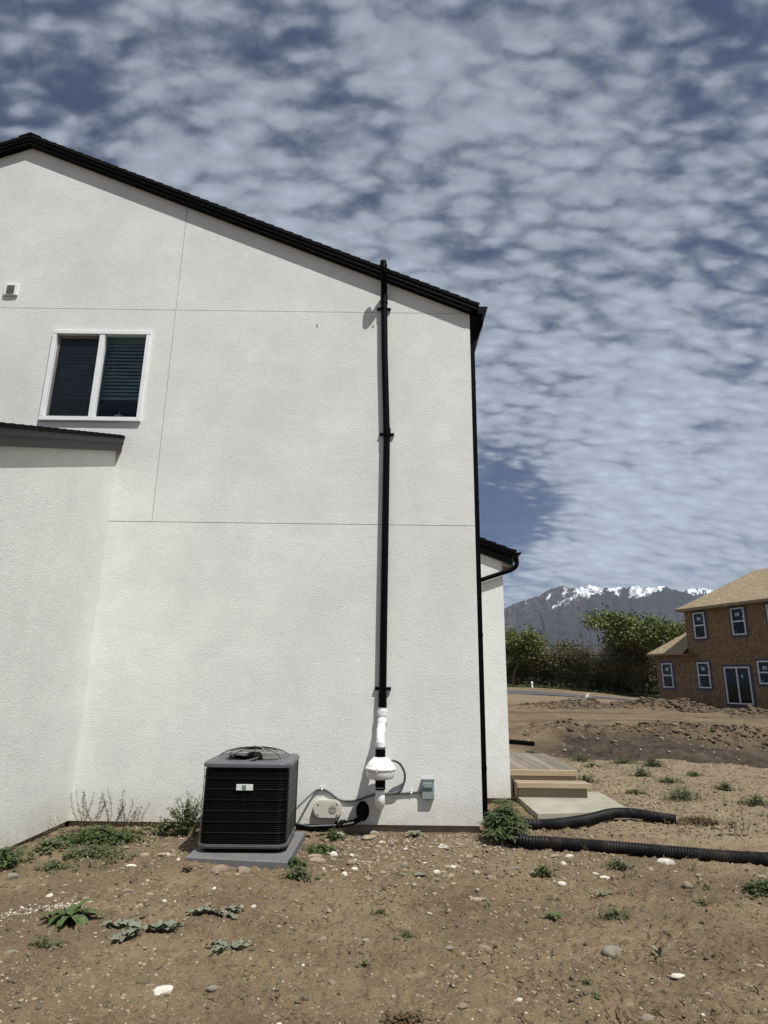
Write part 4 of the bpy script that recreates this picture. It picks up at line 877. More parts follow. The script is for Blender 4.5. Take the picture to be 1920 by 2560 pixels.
lowh = [(-4.95, -4.05, 1.20, 2.79), (-1.97, -1.05, 1.22, 2.79), (0.0, 1.75, 0.35, 2.48), (2.30, 3.95, 1.51, 2.79), (6.5, 7.8, 1.3, 2.8)]
uph = [(-1.86, -0.97, 4.27, 5.89), (0.98, 1.90, 4.32, 5.92), (3.38, 4.3, 4.30, 5.90), (6.6, 7.5, 4.3, 5.9)]
walls(FX0, UX0, FZ, 3.36, [lowh[0]]); walls(UX0, FX1, FZ, 6.05, lowh[1:] + uph)
fw.add([(FX0, 0, FZ), (FX0, 5, FZ), (FX0, 5, 3.36), (FX0, 0, 3.36)], [(0, 1, 2, 3)]); fw.add([(UX0, 0, 3.0), (UX0, DEP, 3.0), (UX0, DEP, 6.05), (UX0, 0, 6.05)], [(0, 1, 2, 3)])
fw.add([(FX1, 0, FZ), (FX1, DEP, FZ), (FX1, DEP, 6.05), (FX1, 0, 6.05)], [(0, 1, 2, 3)]); fw.add([(UX0, DEP, FZ), (FX1, DEP, FZ), (FX1, DEP, 6.05), (UX0, DEP, 6.05)], [(0, 1, 2, 3)]); fw.add([(FX0, 5, FZ), (UX0, 5, FZ), (UX0, 5, 3.36), (FX0, 5, 3.36)], [(0, 1, 2, 3)])
fw.box(UX0 + 0.01, FX1 - 0.01, -0.012, -0.001, 3.10, 3.13)
fw.build('wall', 'osb_wall', fh)
it = MB(); it.box(FX0 + 0.1, UX0 - 0.05, 0.5, 4.9, 0.1, 3.3); it.box(UX0 + 0.1, FX1 - 0.1, 1.6, DEP - 0.1, 0.1, 6.0); it.box(UX0 + 0.1, FX1 - 0.1, 0.02, 1.59, 3.0, 3.1); it.build('interior_dark_block', 'dark_room', fh)  # solid blocks behind the openings, their unlit darkness painted in the colour
OV = 0.45
def hip(mb, x0, x1, y0, y1, ze, pitch, th=0.16, xr=None):
    hy = (y1 - y0) / 2; zr = ze + hy * pitch; ym = (y0 + y1) / 2; r0_ = x0 + hy; r1_ = x1 - hy if xr is None else xr
    V = [(x0, y0, ze), (x1, y0, ze), (x1, y1, ze), (x0, y1, ze), (r0_, ym, zr), (r1_, ym, zr)] + [(x0, y0, ze - th), (x1, y0, ze - th), (x1, y1, ze - th), (x0, y1, ze - th)]
    mb.add(V, [(0, 1, 5, 4), (1, 2, 5), (2, 3, 4, 5), (3, 0, 4), (0, 6, 7, 1), (1, 7, 8, 2), (2, 8, 9, 3), (3, 9, 6, 0), (9, 8, 7, 6)])
r_ = MB(); hip(r_, UX0 - 0.28, FX1 + OV, -OV, DEP + OV, 6.20, 0.68); r_.build('roof', 'osb_roof', fh)
r_ = MB(); xa_ = FX0 - 0.34; zr_ = 3.42; ap = (UX0 - 0.004, 2.5, zr_ + 2.35)
V = [(xa_, -OV, zr_), (UX0 + 0.0, -OV, zr_), ap, (xa_, 5 + OV, zr_), (UX0 - 0.004, 5 + OV, zr_), (xa_, -OV, zr_ - .13), (UX0, -OV, zr_ - .13), (xa_, 5 + OV, zr_ - .13)]
r_.add(V, [(0, 1, 2), (0, 2, 3), (3, 2, 4), (0, 5, 6, 1), (0, 3, 7, 5)])
r_.build('side_roof', 'osb_roof', fh)
MB().box(UX0 - 0.1, UX0 + 0.65, -OV - 0.02, -0.02, 3.22, 3.30).build('eave_block', 'osb_wall', fh)
for i, (x0, x1, z0, z1) in enumerate(lowh + uph):
    door = i == 2
    tp = MB(); t = 0.13
    for q in ((x0 - t, x1 + t, z1, z1 + 0.15), (x0 - t, x1 + t, z0 - 0.16, z0), (x0 - t, x0, z0, z1), (x1, x1 + t + 0.06, z0, z1)): tp.box(q[0], q[1], -0.012, -0.002, q[2], q[3])
    f_b = MB(); g = 0.075
    for q in ((x0, x1, z1 - g, z1), (x0, x1, z0, z0 + g)): f_b.box(q[0], q[1], -0.05, 0.04, q[2], q[3])
    for q in ((x0, x0 + g), (x1 - g, x1)): f_b.box(q[0], q[1], -0.049, 0.039, z0 + g, z1 - g)
    xm_, zm_ = (x0 + x1) / 2, (z0 + z1) / 2
    if door or i == 3 and False: f_b.box(xm_ - g / 2, xm_ + g / 2, -0.045, 0.035, z0 + g, z1 - g)
    else: f_b.box(x0 + g, x1 - g, -0.045, 0.035, zm_ - g / 2, zm_ + g / 2)
    fo = f_b.build('sliding_door' if door else 'window', 'far_frame', fh); tp.build('flashing_tape', 'tape', fo)
    MB().box(x0 + g, x1 - g, -0.004, 0.004, z0 + g, z1 - g).build('pane', 'far_glass', fo)
    SB = [(x1 - 0.62, x1 - 0.50, z1 - 0.62, z1 - 0.45)] if door else [(x0 + 0.28, x0 + 0.58, z1 - 0.50, z1 - 0.28), (x1 - 0.22, x1 - 0.15, z1 - 0.24, z1 - 0.16), (x1 - 0.20, x1 - 0.14, z1 - 0.62, z1 - 0.55), (x0 + 0.17, x0 + 0.23, z0 + 0.16, z0 + 0.24)]
    for q in SB: MB().box(q[0], q[1], -0.012, -0.006, q[2], q[3]).build('sticker', 'sticker', fo)

# ------------------------------------------------------------------ trees
def np_mesh(name, V, F, mname):
    me = bpy.data.meshes.new(name); V = np.asarray(V, float); F = np.asarray(F, int); k = F.shape[1]
    me.vertices.add(len(V)); me.vertices.foreach_set('co', V.ravel()); me.loops.add(F.size); me.loops.foreach_set('vertex_index', F.ravel().astype(np.int32))
    me.polygons.add(len(F)); me.polygons.foreach_set('loop_start', (np.arange(len(F)) * k).astype(np.int32)); me.update(calc_edges=True); me.materials.append(MAT[mname]); return me
def leaf_cards(rng, cen, n, size, asp=0.6):
    d = rng.normal(size=(n, 3)); d /= np.linalg.norm(d, axis=1)[:, None]; e = np.cross(d, rng.normal(size=(n, 3))); e /= np.linalg.norm(e, axis=1)[:, None]
    s = size * (0.5 + rng.random(n))[:, None]
    V = np.stack([cen - d * s, cen + e * s * asp, cen + d * s, cen - e * s * asp], 1).reshape(-1, 3); F = np.arange(4 * n).reshape(-1, 4); return V, F
def make_tree(seed, h, wd, base, leafs, size, crown_mat, twiggy=0.0, lean=0.0, trunk_r=0.16):
    r = random.Random(seed); rng = np.random.default_rng(seed)
    t = thing('tree', 'tree', 'tree', (0, 0, 0), local=True)
    tb = MB(); ends = []
    def branch(p, d, L, rad, lev):
        n = 5; pts = [p]; q = p.copy(); dd = d.copy()
        for i in range(n):
            dd = (dd + Vector((r.gauss(0, .12), r.gauss(0, .12), 0.05))).normalized(); q = q + dd * L / n; pts.append(q.copy())
        tb.tube(pts, [rad * (1 - 0.75 * i / n) for i in range(n + 1)], 6 if lev < 2 else 4, caps=False)
        ends.extend(pts[2:] if lev >= 1 else pts[4:])
        if lev < 3:
            for k in range(r.randint(3, 5) if lev == 0 else r.randint(2, 4)):
                s = r.uniform(0.35, 1.0); b = pts[min(n, int(s * n))]; a = r.uniform(0, 2 * PI); tilt = r.uniform(0.45, 1.1)
                nd = (Vector((math.cos(a) * math.sin(tilt) * wd / h * 2.2, math.sin(a) * math.sin(tilt) * wd / h * 2.2, math.cos(tilt) * 0.9))).normalized()
                branch(b, nd, L * r.uniform(0.5, 0.78), rad * 0.5, lev + 1)
    stems = r.randint(1, 3)
    for s_ in range(stems): branch(Vector((r.uniform(-.3, .3), r.uniform(-.3, .3), -0.2)), Vector((r.uniform(-.25, .25) + lean, r.uniform(-.2, .2), 1)).normalized(), h * r.uniform(0.42, 0.55), trunk_r * (1 if s_ == 0 else .7), 0)
    tk = tb.build('trunk', 'bark', t)
    E_ = np.array([list(e) for e in ends]); zmax = E_[:, 2].max(); E_[:, 2] *= (h * 0.96 / zmax) if zmax > h else 1
    sel = rng.integers(0, len(E_), max(24, leafs // 90)); cc = E_[sel] + rng.normal(0, 0.35, (len(sel), 3)) + [0, 0, 0.2]
    which = rng.integers(0, len(cc), leafs); sg = rng.uniform(0.3, 0.75, len(cc))[which][:, None]
    P = cc[which] + rng.normal(0, 1, (leafs, 3)) * sg * [1.1, 1.1, 0.7]; P[:, 2] = np.maximum(P[:, 2], base * (0.6 + 0.6 * rng.random(leafs)))
    V, F = leaf_cards(rng, P, leafs, size, 0.55 if twiggy < .5 else 0.22)
    me = np_mesh('crown', V, F, crown_mat); o = bpy.data.objects.new('crown', me); C.objects.link(o); o.parent = t; ORG[o] = Vector()
    return t
protos = [make_tree(11, 6.2, 5, 1.8, 4600, 0.107, 'crown_brown', 1.0), make_tree(12, 5.6, 5, 0.3, 8125, 0.115, 'crown_olive'),
          make_tree(13, 6.8, 5, 1.8, 4800, 0.107, 'crown_brown', 1.0), make_tree(14, 5.8, 5.5, 0.2, 8750, 0.115, 'crown_dark'), make_tree(15, 7.0, 5, 1.5, 6000, 0.107, 'crown_olive', 0.0)]
used = set()
def put(i, az, dist, sc, label, group='trees beyond the road', rz=None):
    o = protos[i] if i not in used else copy_tree(protos[i]); used.add(i)
    x, y = dist * math.sin(R(az)), dist * math.cos(R(az)); o.location = (x, y, gz(x, y) - 0.1); o.rotation_euler = (0, 0, rnd.uniform(0, 6.28) if rz is None else rz); hv_ = rnd.uniform(0.86, 1.16); o.scale = (sc * 1.12, sc * 1.12, sc * 1.22 * hv_)
    tag(o, label, 'tree', group); return o
big = make_tree(21, 13.2, 14.0, 1.5, 24000, 0.14, 'crown_green', trunk_r=0.30); used.add('b')
x, y = 74 * math.sin(R(24.6)), 74 * math.cos(R(24.6)); big.location = (x, y, gz(x, y)); tag(big, 'tallest spreading green tree, rising behind the roof of the unfinished house', 'tree', 'trees beyond the road')
gl = make_tree(22, 9.4, 7.5, 0.6, 17000, 0.125, 'crown_green', trunk_r=0.22); x, y = 77 * math.sin(R(11.6)), 77 * math.cos(R(11.6)); gl.location = (x, y, gz(x, y) - .1); tag(gl, 'bright green tree right beside the white rear wall', 'tree', 'trees beyond the road')
g2 = make_tree(23, 9.8, 9.0, 0.5, 15000, 0.13, 'crown_olive', trunk_r=0.25); x, y = 79 * math.sin(R(21.9)), 79 * math.cos(R(21.9)); g2.location = (x, y, gz(x, y) - .1); tag(g2, 'olive green tree just left of the tallest spreading tree', 'tree', 'trees beyond the road')
g3 = make_tree(24, 9.4, 8.0, 0.5, 13000, 0.13, 'crown_green', trunk_r=0.22); x, y = 82 * math.sin(R(26.2)), 82 * math.cos(R(26.2)); g3.location = (x, y, gz(x, y) - .1); tag(g3, 'green tree standing behind the side roof of the unfinished house', 'tree', 'trees beyond the road')
LB = 'brownish budding tree in the middle of the far tree row'; LO = 'olive bushy tree in the far tree row'; LD = 'dark low tree crowding the foot of the far tree row'
k = 0
for az, dist, sc, i in ((9.0, 84, 1.0, 1), (13.2, 79, 0.98, 2), (14.4, 86, 0.88, 0), (15.4, 78, 0.84, 4), (16.6, 88, 0.84, 0), (17.5, 79, 0.90, 1), (18.6, 86, 0.82, 2), (19.6, 80, 0.98, 0), (20.6, 84, 1.0, 2), (21.5, 77, 0.92, 1), (22.6, 82, 1.05, 0), (25.8, 84, 1.1, 4), (27.3, 80, 1.0, 4), (29, 84, 1.1, 1), (31, 82, 1.0, 2), (33.5, 84, 1.1, 0), (36, 82, 1.0, 1), (5, 82, 1.0, 4), (1, 84, 1.1, 1)):
    put(i, az, dist, sc, {0: LB, 2: LB, 1: LO, 4: LO, 3: LD}[i])
for az in np.arange(10.2, 34, 1.9): put(3, float(az) + rnd.uniform(-.3, .3), rnd.uniform(76, 90), rnd.uniform(0.55, 0.78), LD)
# undergrowth: one tangle at the foot of the trees
rng = np.random.default_rng(5); n = 26000; A = np.radians(rng.uniform(2, 40, n)); Rr = rng.uniform(80, 94, n); hh = (0.2 + 1.7 * rng.random(n) ** 1.6) * (0.6 + 0.8 * vnoise(np.degrees(A) * 1.4, Rr * 0.2, 3))
V, F = leaf_cards(rng, np.stack([Rr * np.sin(A), Rr * np.cos(A), hh - 0.1 + ground_z(Rr * np.sin(A), Rr * np.cos(A), False)], -1), n, 0.20, 0.5); ug = bpy.data.objects.new('undergrowth', np_mesh('undergrowth', V, F, 'crown_dark')); C.objects.link(ug); tag(ug, 'dark tangled undergrowth beneath the far tree row', 'undergrowth', kind='stuff')
n = 9000; A = np.radians(rng.uniform(8, 34, n)); Rr = rng.uniform(74.5, 77, n); V, F = leaf_cards(rng, np.stack([Rr * np.sin(A), Rr * np.cos(A), rng.uniform(0, .25, n) + ground_z(Rr * np.sin(A), Rr * np.cos(A), False)], -1), n, 0.12, 0.3)
gr = bpy.data.objects.new('grass', np_mesh('grass', V, F, 'leaf_dark')); C.objects.link(gr); tag(gr, 'strip of green grass at the edge of the far trees', 'grass', kind='stuff')
# wires
for zh, lb in ((5.1, 'upper thin overhead wire crossing in front of the far trees'), (4.1, 'lower thin overhead wire crossing in front of the far trees')):
    m = MB(); P = []
    for k in range(25):
        t = k / 24; xx = 6 + 36 * t; yy = 72 - 18 * t; P.append((xx, yy, zh + 1.5 * (t - .5) ** 2))
    m.tube(P, 0.022, 5); tag(m.build('overhead_wire', 'black_plastic', None, P[0]), lb, 'wire', 'overhead wires')
# small distant things
dq = 74; x, y = dq * math.sin(R(13.15)), dq * math.cos(R(13.15)); m = MB(); g0 = gz(x, y); m.tube([(x, y, g0 - .1), (x, y, g0 + .55)], 0.11, 10); m.lathe([(0.14, 0.5), (0.15, 0.58), (0.0, 0.74)], (x, y, g0), 12)
tag(m.build('marker_post', 'white_pvc', None, (x, y, -.1)), 'tiny white marker post at the edge of the far road', 'post')
x, y = 83 * math.sin(R(23.2)), 83 * math.cos(R(23.2))
sx, sy = 13.55, 43.3; sz = gz(sx, sy)
stp = thing('tree_stump', 'broken stump with a pale top and dark roots sticking out of the farthest dirt heap', 'stump', (sx, sy, sz))
m = MB(); m.tube([(sx + 0.1, sy, sz - 0.1), (sx + 0.2, sy, sz + 0.22), (sx + 0.34, sy, sz + 0.46)], [0.12, 0.13, 0.07], 7, smooth=False); m.build('broken_top', 'stone_w', stp)
for P_r in ([(sx + .15, sy, sz - .1), (sx - .4, sy + .1, sz + .16), (sx - 1.0, sy, sz - .02)], [(sx + .2, sy, sz + .1), (sx + .6, sy - .1, sz + .12), (sx + 1.0, sy, sz - .1)], [(sx, sy - .1, sz), (sx - .7, sy - .3, sz + .02), (sx - 1.7, sy - .2, sz - .05)]):
    MB().tube(P_r, [0.17, 0.13, 0.04], 7, smooth=False).build('root', 'bark', stp)

# ------------------------------------------------------------------ stones
ICO = None
def ico_pts():
    t = (1 + 5 ** .5) / 2; V = np.array([(-1, t, 0), (1, t, 0), (-1, -t, 0), (1, -t, 0), (0, -1, t), (0, 1, t), (0, -1, -t), (0, 1, -t), (t, 0, -1), (t, 0, 1), (-t, 0, -1), (-t, 0, 1)], float); V /= np.linalg.norm(V[0])
    F = np.array([(0, 11, 5), (0, 5, 1), (0, 1, 7), (0, 7, 10), (0, 10, 11), (1, 5, 9), (5, 11, 4), (11, 10, 2), (10, 7, 6), (7, 1, 8), (3, 9, 4), (3, 4, 2), (3, 2, 6), (3, 6, 8), (3, 8, 9), (4, 9, 5), (2, 4, 11), (6, 2, 10), (8, 6, 7), (9, 8, 1)]); return V, F
IV, IF = ico_pts()
def ico_sub(V, F):
    V = V.tolist(); cache = {}; out = []
    def mid(a, b):
        k_ = (min(a, b), max(a, b))
        if k_ not in cache: p = np.array(V[a]) + np.array(V[b]); V.append((p / np.linalg.norm(p)).tolist()); cache[k_] = len(V) - 1
        return cache[k_]
    for a, b, c in F: x, y, z = mid(a, b), mid(b, c), mid(c, a); out += [(a, x, z), (b, y, x), (c, z, y), (x, y, z)]
    return np.array(V), np.array(out)
S1V, S1F = ico_sub(IV, IF); S2V, S2F = ico_sub(S1V, S1F)
def stone(x, y, sx, sy, sz, m, label, seed, rz=0, group='stones lying on the soil', angular=0.25, name='stone', lift=0.12):
    rg = np.random.default_rng(seed); V = S2V.copy()
    for _ in range(9):
        d = rg.normal(size=3); d /= np.linalg.norm(d); lim = rg.uniform(0.55, 0.95); q = V @ d; over = np.maximum(q - lim, 0); V -= np.outer(over * (0.55 + angular), d)
    V *= (1 + rg.normal(0, 0.018, (len(V), 1))); V = V * [sx / 2, sy / 2, sz / 2]; c_, s_ = math.cos(rz), math.sin(rz); V = V @ np.array([[c_, s_, 0], [-s_, c_, 0], [0, 0, 1]])
    me = np_mesh('stone', V, S2F, m); me.polygons.foreach_set('use_smooth', np.ones(len(S2F), bool)) if angular < 0.35 else None
    o = bpy.data.objects.new(name, me); C.objects.link(o); o.location = (x, y, gz(x, y, True) + sz * (0.5 - (1 - lift) * 0.5)); return tag(o, label, 'stone', group)
named = [(-1.93, 6.18, .15, .065, .045, 'stone_w', 'long pale flat stone left of the equipment pad', 0.35), (-2.10, 6.15, .10, .07, .05, 'stone_a', 'round tan stone second left of the equipment pad', 0),
 (-1.33, 5.80, .17, .10, .085, 'stone_b', 'pinkish rock leaning on the front edge of the pad', 0.3), (-1.13, 5.74, .15, .11, .095, 'stone_b', 'dark pink rock in front of the pad, right of the leaning rock', -0.2), (-1.15, 5.64, .06, .05, .04, 'stone_a', 'small tan stone just below the dark pink rock', 0),
 (-1.72, 5.90, .04, .04, .035, 'stone_w', 'tiny white stone at the left corner of the pad', 0), (-2.08, 5.82, .11, .06, .035, 'stone_w', 'flat whitish stone on the open soil left of the pad', 0.1),
 (-1.126, 3.80, .135, .085, .05, 'stone_w', 'large flat cream stone alone in the foreground', 0.35), (-0.464, 3.46, .035, .03, .03, 'stone_w', 'small round white stone at the bottom edge of the photo', 0), (-1.558, 5.09, .045, .03, .03, 'stone_w', 'small white stone between the pad and the grayish thistles', 0.5), (-2.857, 5.40, .10, .09, .07, 'stone_g', 'round gray stone near the left edge', 0),
 (2.588, 6.22, .17, .10, .075, 'stone_w', 'large whitish rock in front of the longer hose', -0.5), (2.462, 5.55, .09, .08, .07, 'stone_g', 'pale gray angular rock at the right below the whitish rock', 0.4), (1.408, 4.30, .12, .11, .09, 'stone_g', 'rough gray rock in the right foreground', 0.2), (1.301, 3.53, .085, .06, .05, 'stone_g', 'smooth gray cobble near the bottom edge', 0.1),
 (0.644, 4.36, .115, .085, .05, 'stone_b', 'pinkish white rock in the middle foreground', -0.2), (0.743, 3.78, .04, .035, .03, 'stone_w', 'small round white stone in the lower middle foreground', 0), (0.631, 6.70, .13, .06, .03, 'stone_w', 'flat white flake below the house corner', 0.1), (1.641, 6.17, .06, .07, .05, 'stone_w', 'bright white chip in front of the longer hose start', 0.6),
 (-0.06, 7.12, .11, .08, .11, 'stone_a', 'upright tan stone against the foundation below the elbow', 0), (-0.11, 7.0, .17, .12, .05, 'stone_a', 'broad flat tan stone in front of the upright one', 0.3), (0.02, 6.86, .10, .07, .06, 'stone_w', 'cream stone below the flat tan stone', -0.2), (-0.42, 7.05, .13, .06, .10, 'stone_w', 'tilted pale slab of rock under the black line', 0.5), (1.779, 6.44, .09, .05, .045, 'stone_w', 'white stone close to the longer hose', 0.1), (1.635, 6.42, .10, .06, .045, 'stone_a', 'tan stone close to the leafy corner plant', 0), (1.30, 6.66, .07, .05, .06, 'stone_g', 'gray stone at the foot of the corner plant', 0.2),
 (1.643, 3.94, .09, .05, .03, 'stone_w', 'pale flat stone in the lower right foreground', 0.1), (0.738, 5.2, .13, .06, .025, 'stone_a', 'low tan flat stone in the middle of the yard', 0), (-0.60, 6.35, .14, .09, .05, 'stone_a', 'large tan cobble right of the pad', 0.1), (-0.56, 6.20, .17, .10, .06, 'stone_a', 'largest tan cobble right of the pad', -0.2), (-0.43, 6.42, .08, .07, .07, 'stone_w', 'whitish cobble right of the two tan ones', 0), (-0.66, 5.98, .11, .06, .04, 'stone_a', 'tan cobble lowest of the cluster right of the pad', 0.1), (0.22, 6.1, .07, .06, .07, 'stone_g', 'rounded gray brown cobble between pad and house corner', 0)]
for i, (x, y, a, b_, c, m, lb, rz) in enumerate(named): stone(x, y, a, b_, c, m, lb, 100 + i, rz, angular=0.4 if 'rock' in lb or 'chip' in lb else 0.2)
rg = random.Random(99); cnt = 0
while cnt < 130:
    if cnt < 60: x, y = rg.gauss(0.2, 1.2), rg.uniform(5.6, 7.05)
    elif cnt < 85: x, y = rg.uniform(-3.0, -1.2), rg.uniform(4.9, 6.9)
    else: x, y = rg.uniform(-2.5, 3.6), rg.uniform(3.3, 6.6)
    if (-1.8 < x < -0.6 and y > 5.8) or (x < XL + .15) or (x > 0.9 and 6.1 < y < 6.9): continue
    s_ = rg.uniform(0.025, 0.06) * (1.25 if cnt < 60 else 1); stone(x, y, s_ * rg.uniform(1, 1.6), s_, s_ * rg.uniform(.4, .8), rg.choice(['stone_a', 'stone_a', 'stone_w', 'stone_b', 'stone_g']), 'small pebble-sized stone scattered on the yard soil', 500 + cnt, rg.uniform(0, 3), 'small stones scattered on the yard', 0.25); cnt += 1
def scatter(name, n, fn, m, label, smin, smax, seed, flat=0.6, V0=IV, F0=IF, jit=0.18):
    rg = np.random.default_rng(seed); x, y = fn(rg, n); ok = y > -40; x, y = x[ok], y[ok]; n = len(x); z = ground_z(x, y, True); s = smin * (smax / smin) ** (rg.random(n) ** 2.2)
    sc = np.stack([s * rg.uniform(.8, 1.4, n), s * rg.uniform(.7, 1.1, n), s * rg.uniform(flat * .6, flat * 1.2, n)], -1) / 2
    a = rg.uniform(0, 2 * PI, n); V = V0[None] * (1 + rg.normal(0, jit, (n, len(V0), 1))) * sc[:, None, :]
    ca, sa = np.cos(a)[:, None], np.sin(a)[:, None]; X = V[..., 0] * ca - V[..., 1] * sa; Y = V[..., 0] * sa + V[..., 1] * ca
    V = np.stack([X + x[:, None], Y + y[:, None], V[..., 2] + z[:, None] + sc[:, 2:3] * 0.1], -1).reshape(-1, 3); F = (F0[None] + (np.arange(n) * len(V0))[:, None, None]).reshape(-1, 3)
    o = bpy.data.objects.new(name, np_mesh(name, V, F, m)); C.objects.link(o); tag(o, label, name.replace('_', ' '), kind='stuff'); return o
def near_field(y0, y1, clump=0):
    def fn(rg, n):
        y = y0 + (y1 - y0) * rg.random(n) ** 1.4; x = rg.uniform(-1, 1, n) * y * 0.75
        x = np.where(x < XL + 0.08 + 0.0 * y, XL + 0.1 + rg.random(n) * 2, x); 
        dens = fbm(x * 1.4, y * 1.4, 3, 200 + clump, 0.6); y = np.where((dens < 0.5) & (rg.random(n) < 0.7), -50.0, y)
        bad = (y > 7.15) & (x < 1.15); x = np.where(bad, 1.3 + rg.random(n) * 3, x)
        return x, y
    return fn
def near_wall(rg, n): x = rg.normal(0.1, 1.3, n); x = np.clip(x, XL + .1, 2.2); y = 7.2 - np.abs(rg.normal(0, 0.7, n)); return x, y
scatter('gravel', 13000, near_field(2.9, 9.5), 'stone_a', 'fine tan gravel strewn over the yard soil', 0.007, 0.032, 1)
scatter('gravel', 1000, near_field(2.9, 9.5), 'stone_w', 'fine whitish gravel strewn over the yard soil', 0.006, 0.022, 2)
scatter('gravel', 2600, near_wall, 'stone_a', 'tan gravel gathered along the foot of the wall', 0.012, 0.05, 3)
scatter('gravel', 2200, near_wall, 'stone_b', 'pinkish gravel gathered along the foot of the wall', 0.01, 0.04, 4)
scatter('soil_crumbs', 26000, near_field(2.9, 11, 7), 'clod', 'loose brown crumbs of soil over the yard', 0.008, 0.036, 5, 0.7)
def band(pts, sig):
    def fn(rg, n):
        i = rg.integers(0, len(pts) - 1, n); t = rg.random(n); P = np.array(pts); a, b_ = P[i], P[i + 1]; q = a + (b_ - a) * t[:, None] + rg.normal(0, sig, (n, 2)); return q[:, 0], q[:, 1]
    return fn
scatter('dirt_clods', 3600, band([(5.5, 21.4), (9.5, 20.8), (13, 20), (20, 18.6)], 0.9), 'clod_red', 'brown clods on the bank behind the trench', 0.03, 0.22, 6, 0.65, IV, IF, 0.26)
hb = [(HO.x + HX[0] * a + HY[0] * -2.5, HO.y + HX[1] * a + HY[1] * -2.5) for a in (-7, -2, 3, 9, 16)]
scatter('dirt_clods', 4200, band(hb, 0.9), 'clod_red', 'brown clods heaped along the foot of the unfinished house', 0.05, 0.42, 7, 0.65, IV, IF, 0.26)
scatter('dirt_clods', 1800, band([(9.5, 41.5), (14, 41), (19, 40)], 1.0), 'clod_red', 'brown clods on the far dirt heaps by the stump', 0.05, 0.34, 8, 0.65, IV, IF, 0.26)
scatter('gravel', 1500, band([(4, 20), (9, 19.5), (18, 18)], 3.5), 'stone_a', 'pale gravel over the disturbed ground by the trench', 0.03, 0.14, 9)
def right_field(rg, n): y = rg.uniform(7.5, 17, n); x = rg.uniform(0.22, 0.78, n) * y; return x, y
scatter('soil_crumbs', 7000, right_field, 'clod', 'brown crumbs of soil over the sandy strip', 0.012, 0.06, 10, 0.6)
scatter('gravel', 4000, right_field, 'stone_a', 'tan gravel over the sandy strip', 0.012, 0.05, 11)

# ------------------------------------------------------------------ plants
def blade(mb, p, d, L, wmax, curl, seg=6, prof=None, fold=0.25, twist=0.0, wav=0.0, rg=rnd):
    p = Vector(p); d = Vector(d).normalized(); side = d.cross(Vector((0, 0, 1))); side = side.normalized() if side.length > 1e-3 else Vector((1, 0, 0)); V = []; F = []
    for i in range(seg + 1):
        t = i / seg; w_ = (prof(t) if prof else math.sin(PI * min(1, t * 0.9 + 0.08)) ** 0.8) * wmax / 2; nrm = side.cross(d).normalized()
        o = nrm * (wav * math.sin(t * 19 + twist) * wmax)
        V += [p + side * w_ + nrm * w_ * fold + o, p - nrm * 0.0, p - side * w_ + nrm * w_ * fold - o]
        d = (d + Vector((0, 0, -curl / seg))).normalized(); p = p + d * L / seg
    for i in range(seg):
        a = i * 3; F += [(a, a + 1, a + 4, a + 3), (a + 1, a + 2, a + 5, a + 4)]
    mb.add(V, F, False)
def rosette(name, x, y, n, L, wd, label, m, up=0.5, curl=1.2, prof=None, seed=1, cat='weed', group='weeds on the yard soil', fold=0.25, seg=7, wav=0.0, arc=None):
    r = random.Random(seed); z = gz(x, y, True) + 0.004; t = thing(name, label, cat, (x, y, z), group)
    b_ = MB()
    for k in range(n):
        a = 2 * PI * k / n + r.uniform(-.3, .3)
        if arc: a = r.choice(arc) + r.uniform(-.25, .25)
        u = up * r.uniform(0.5, 1.5); blade(b_, (x + r.gauss(0, .008), y + r.gauss(0, .008), z), (math.cos(a), math.sin(a), u), L * r.uniform(.65, 1.1), wd * r.uniform(.8, 1.15), curl * r.uniform(.7, 1.2) * (0.4 + u), seg, prof, fold, r.uniform(0, 6), wav)
    b_.build('leaves', m, t)
    b_ = MB(); b_.tube([(x, y, z - 0.02), (x, y, z + 0.02)], [0.012, 0.008], 6); b_.build('stem', 'stem', t); return t
rosette('dock_weed', -2.03, 4.64, 24, 0.22, 0.05, 'dark green broad leaved weed at left foreground', 'leaf_dark', 1.3, 1.05, seed=3, wav=.06, seg=9)
jag = lambda t: (0.35 + 0.75 * abs(math.sin(t * 17))) * math.sin(PI * min(1, t * .93 + .05)) ** .6
rosette('thistle_rosette', -1.53, 4.56, 13, 0.27, 0.08, 'widest pale gray green thistle, right of the dark green weed', 'leaf_gray', 0.20, 0.32, jag, 5, fold=0.5, seg=16, wav=0.12, arc=[-0.15, 0.15, 2.8, 3.2, 3.4, 4.6])
rosette('thistle_rosette', -1.13, 4.88, 9, 0.19, 0.055, 'farthest of the pale thistles, nearest to the condenser', 'leaf_gray', 0.25, 0.5, jag, 6, fold=0.5, seg=16, wav=0.12, arc=[0, 3.1, -0.4, 3.6, 5.2])
rosette('thistle_rosette', -0.905, 4.31, 9, 0.18, 0.05, 'nearest of the pale thistles, right of the widest one', 'leaf_gray', 0.2, 0.5, jag, 7, fold=0.5, seg=16, wav=0.12, arc=[0.3, 2.9, 3.6, 0.6, 4.0])
rosette('broadleaf_weed', 0.38, 7.13, 7, 0.16, 0.05, 'small broad leaved weed against the foundation under the electrical box', 'leaf_gray', 0.8, 0.9, seed=8)
rosette('broadleaf_weed', 0.28, 5.80, 7, 0.14, 0.045, 'flat wilted gray green weed in the middle of the yard', 'leaf_gray', 0.12, 0.3, seed=9, arc=[0, 3.1, 0.4, 3.5])
rosette('broadleaf_weed', 1.21, 4.87, 14, 0.08, 0.028, 'small leafy green weed left of the grassy tuft', 'leaf_mid', 0.5, 0.6, seed=10)
rosette('broadleaf_weed', 1.705, 5.35, 6, 0.12, 0.022, 'thin gray green sprout above the grassy tuft', 'leaf_gray', 0.7, 0.6, seed=11)
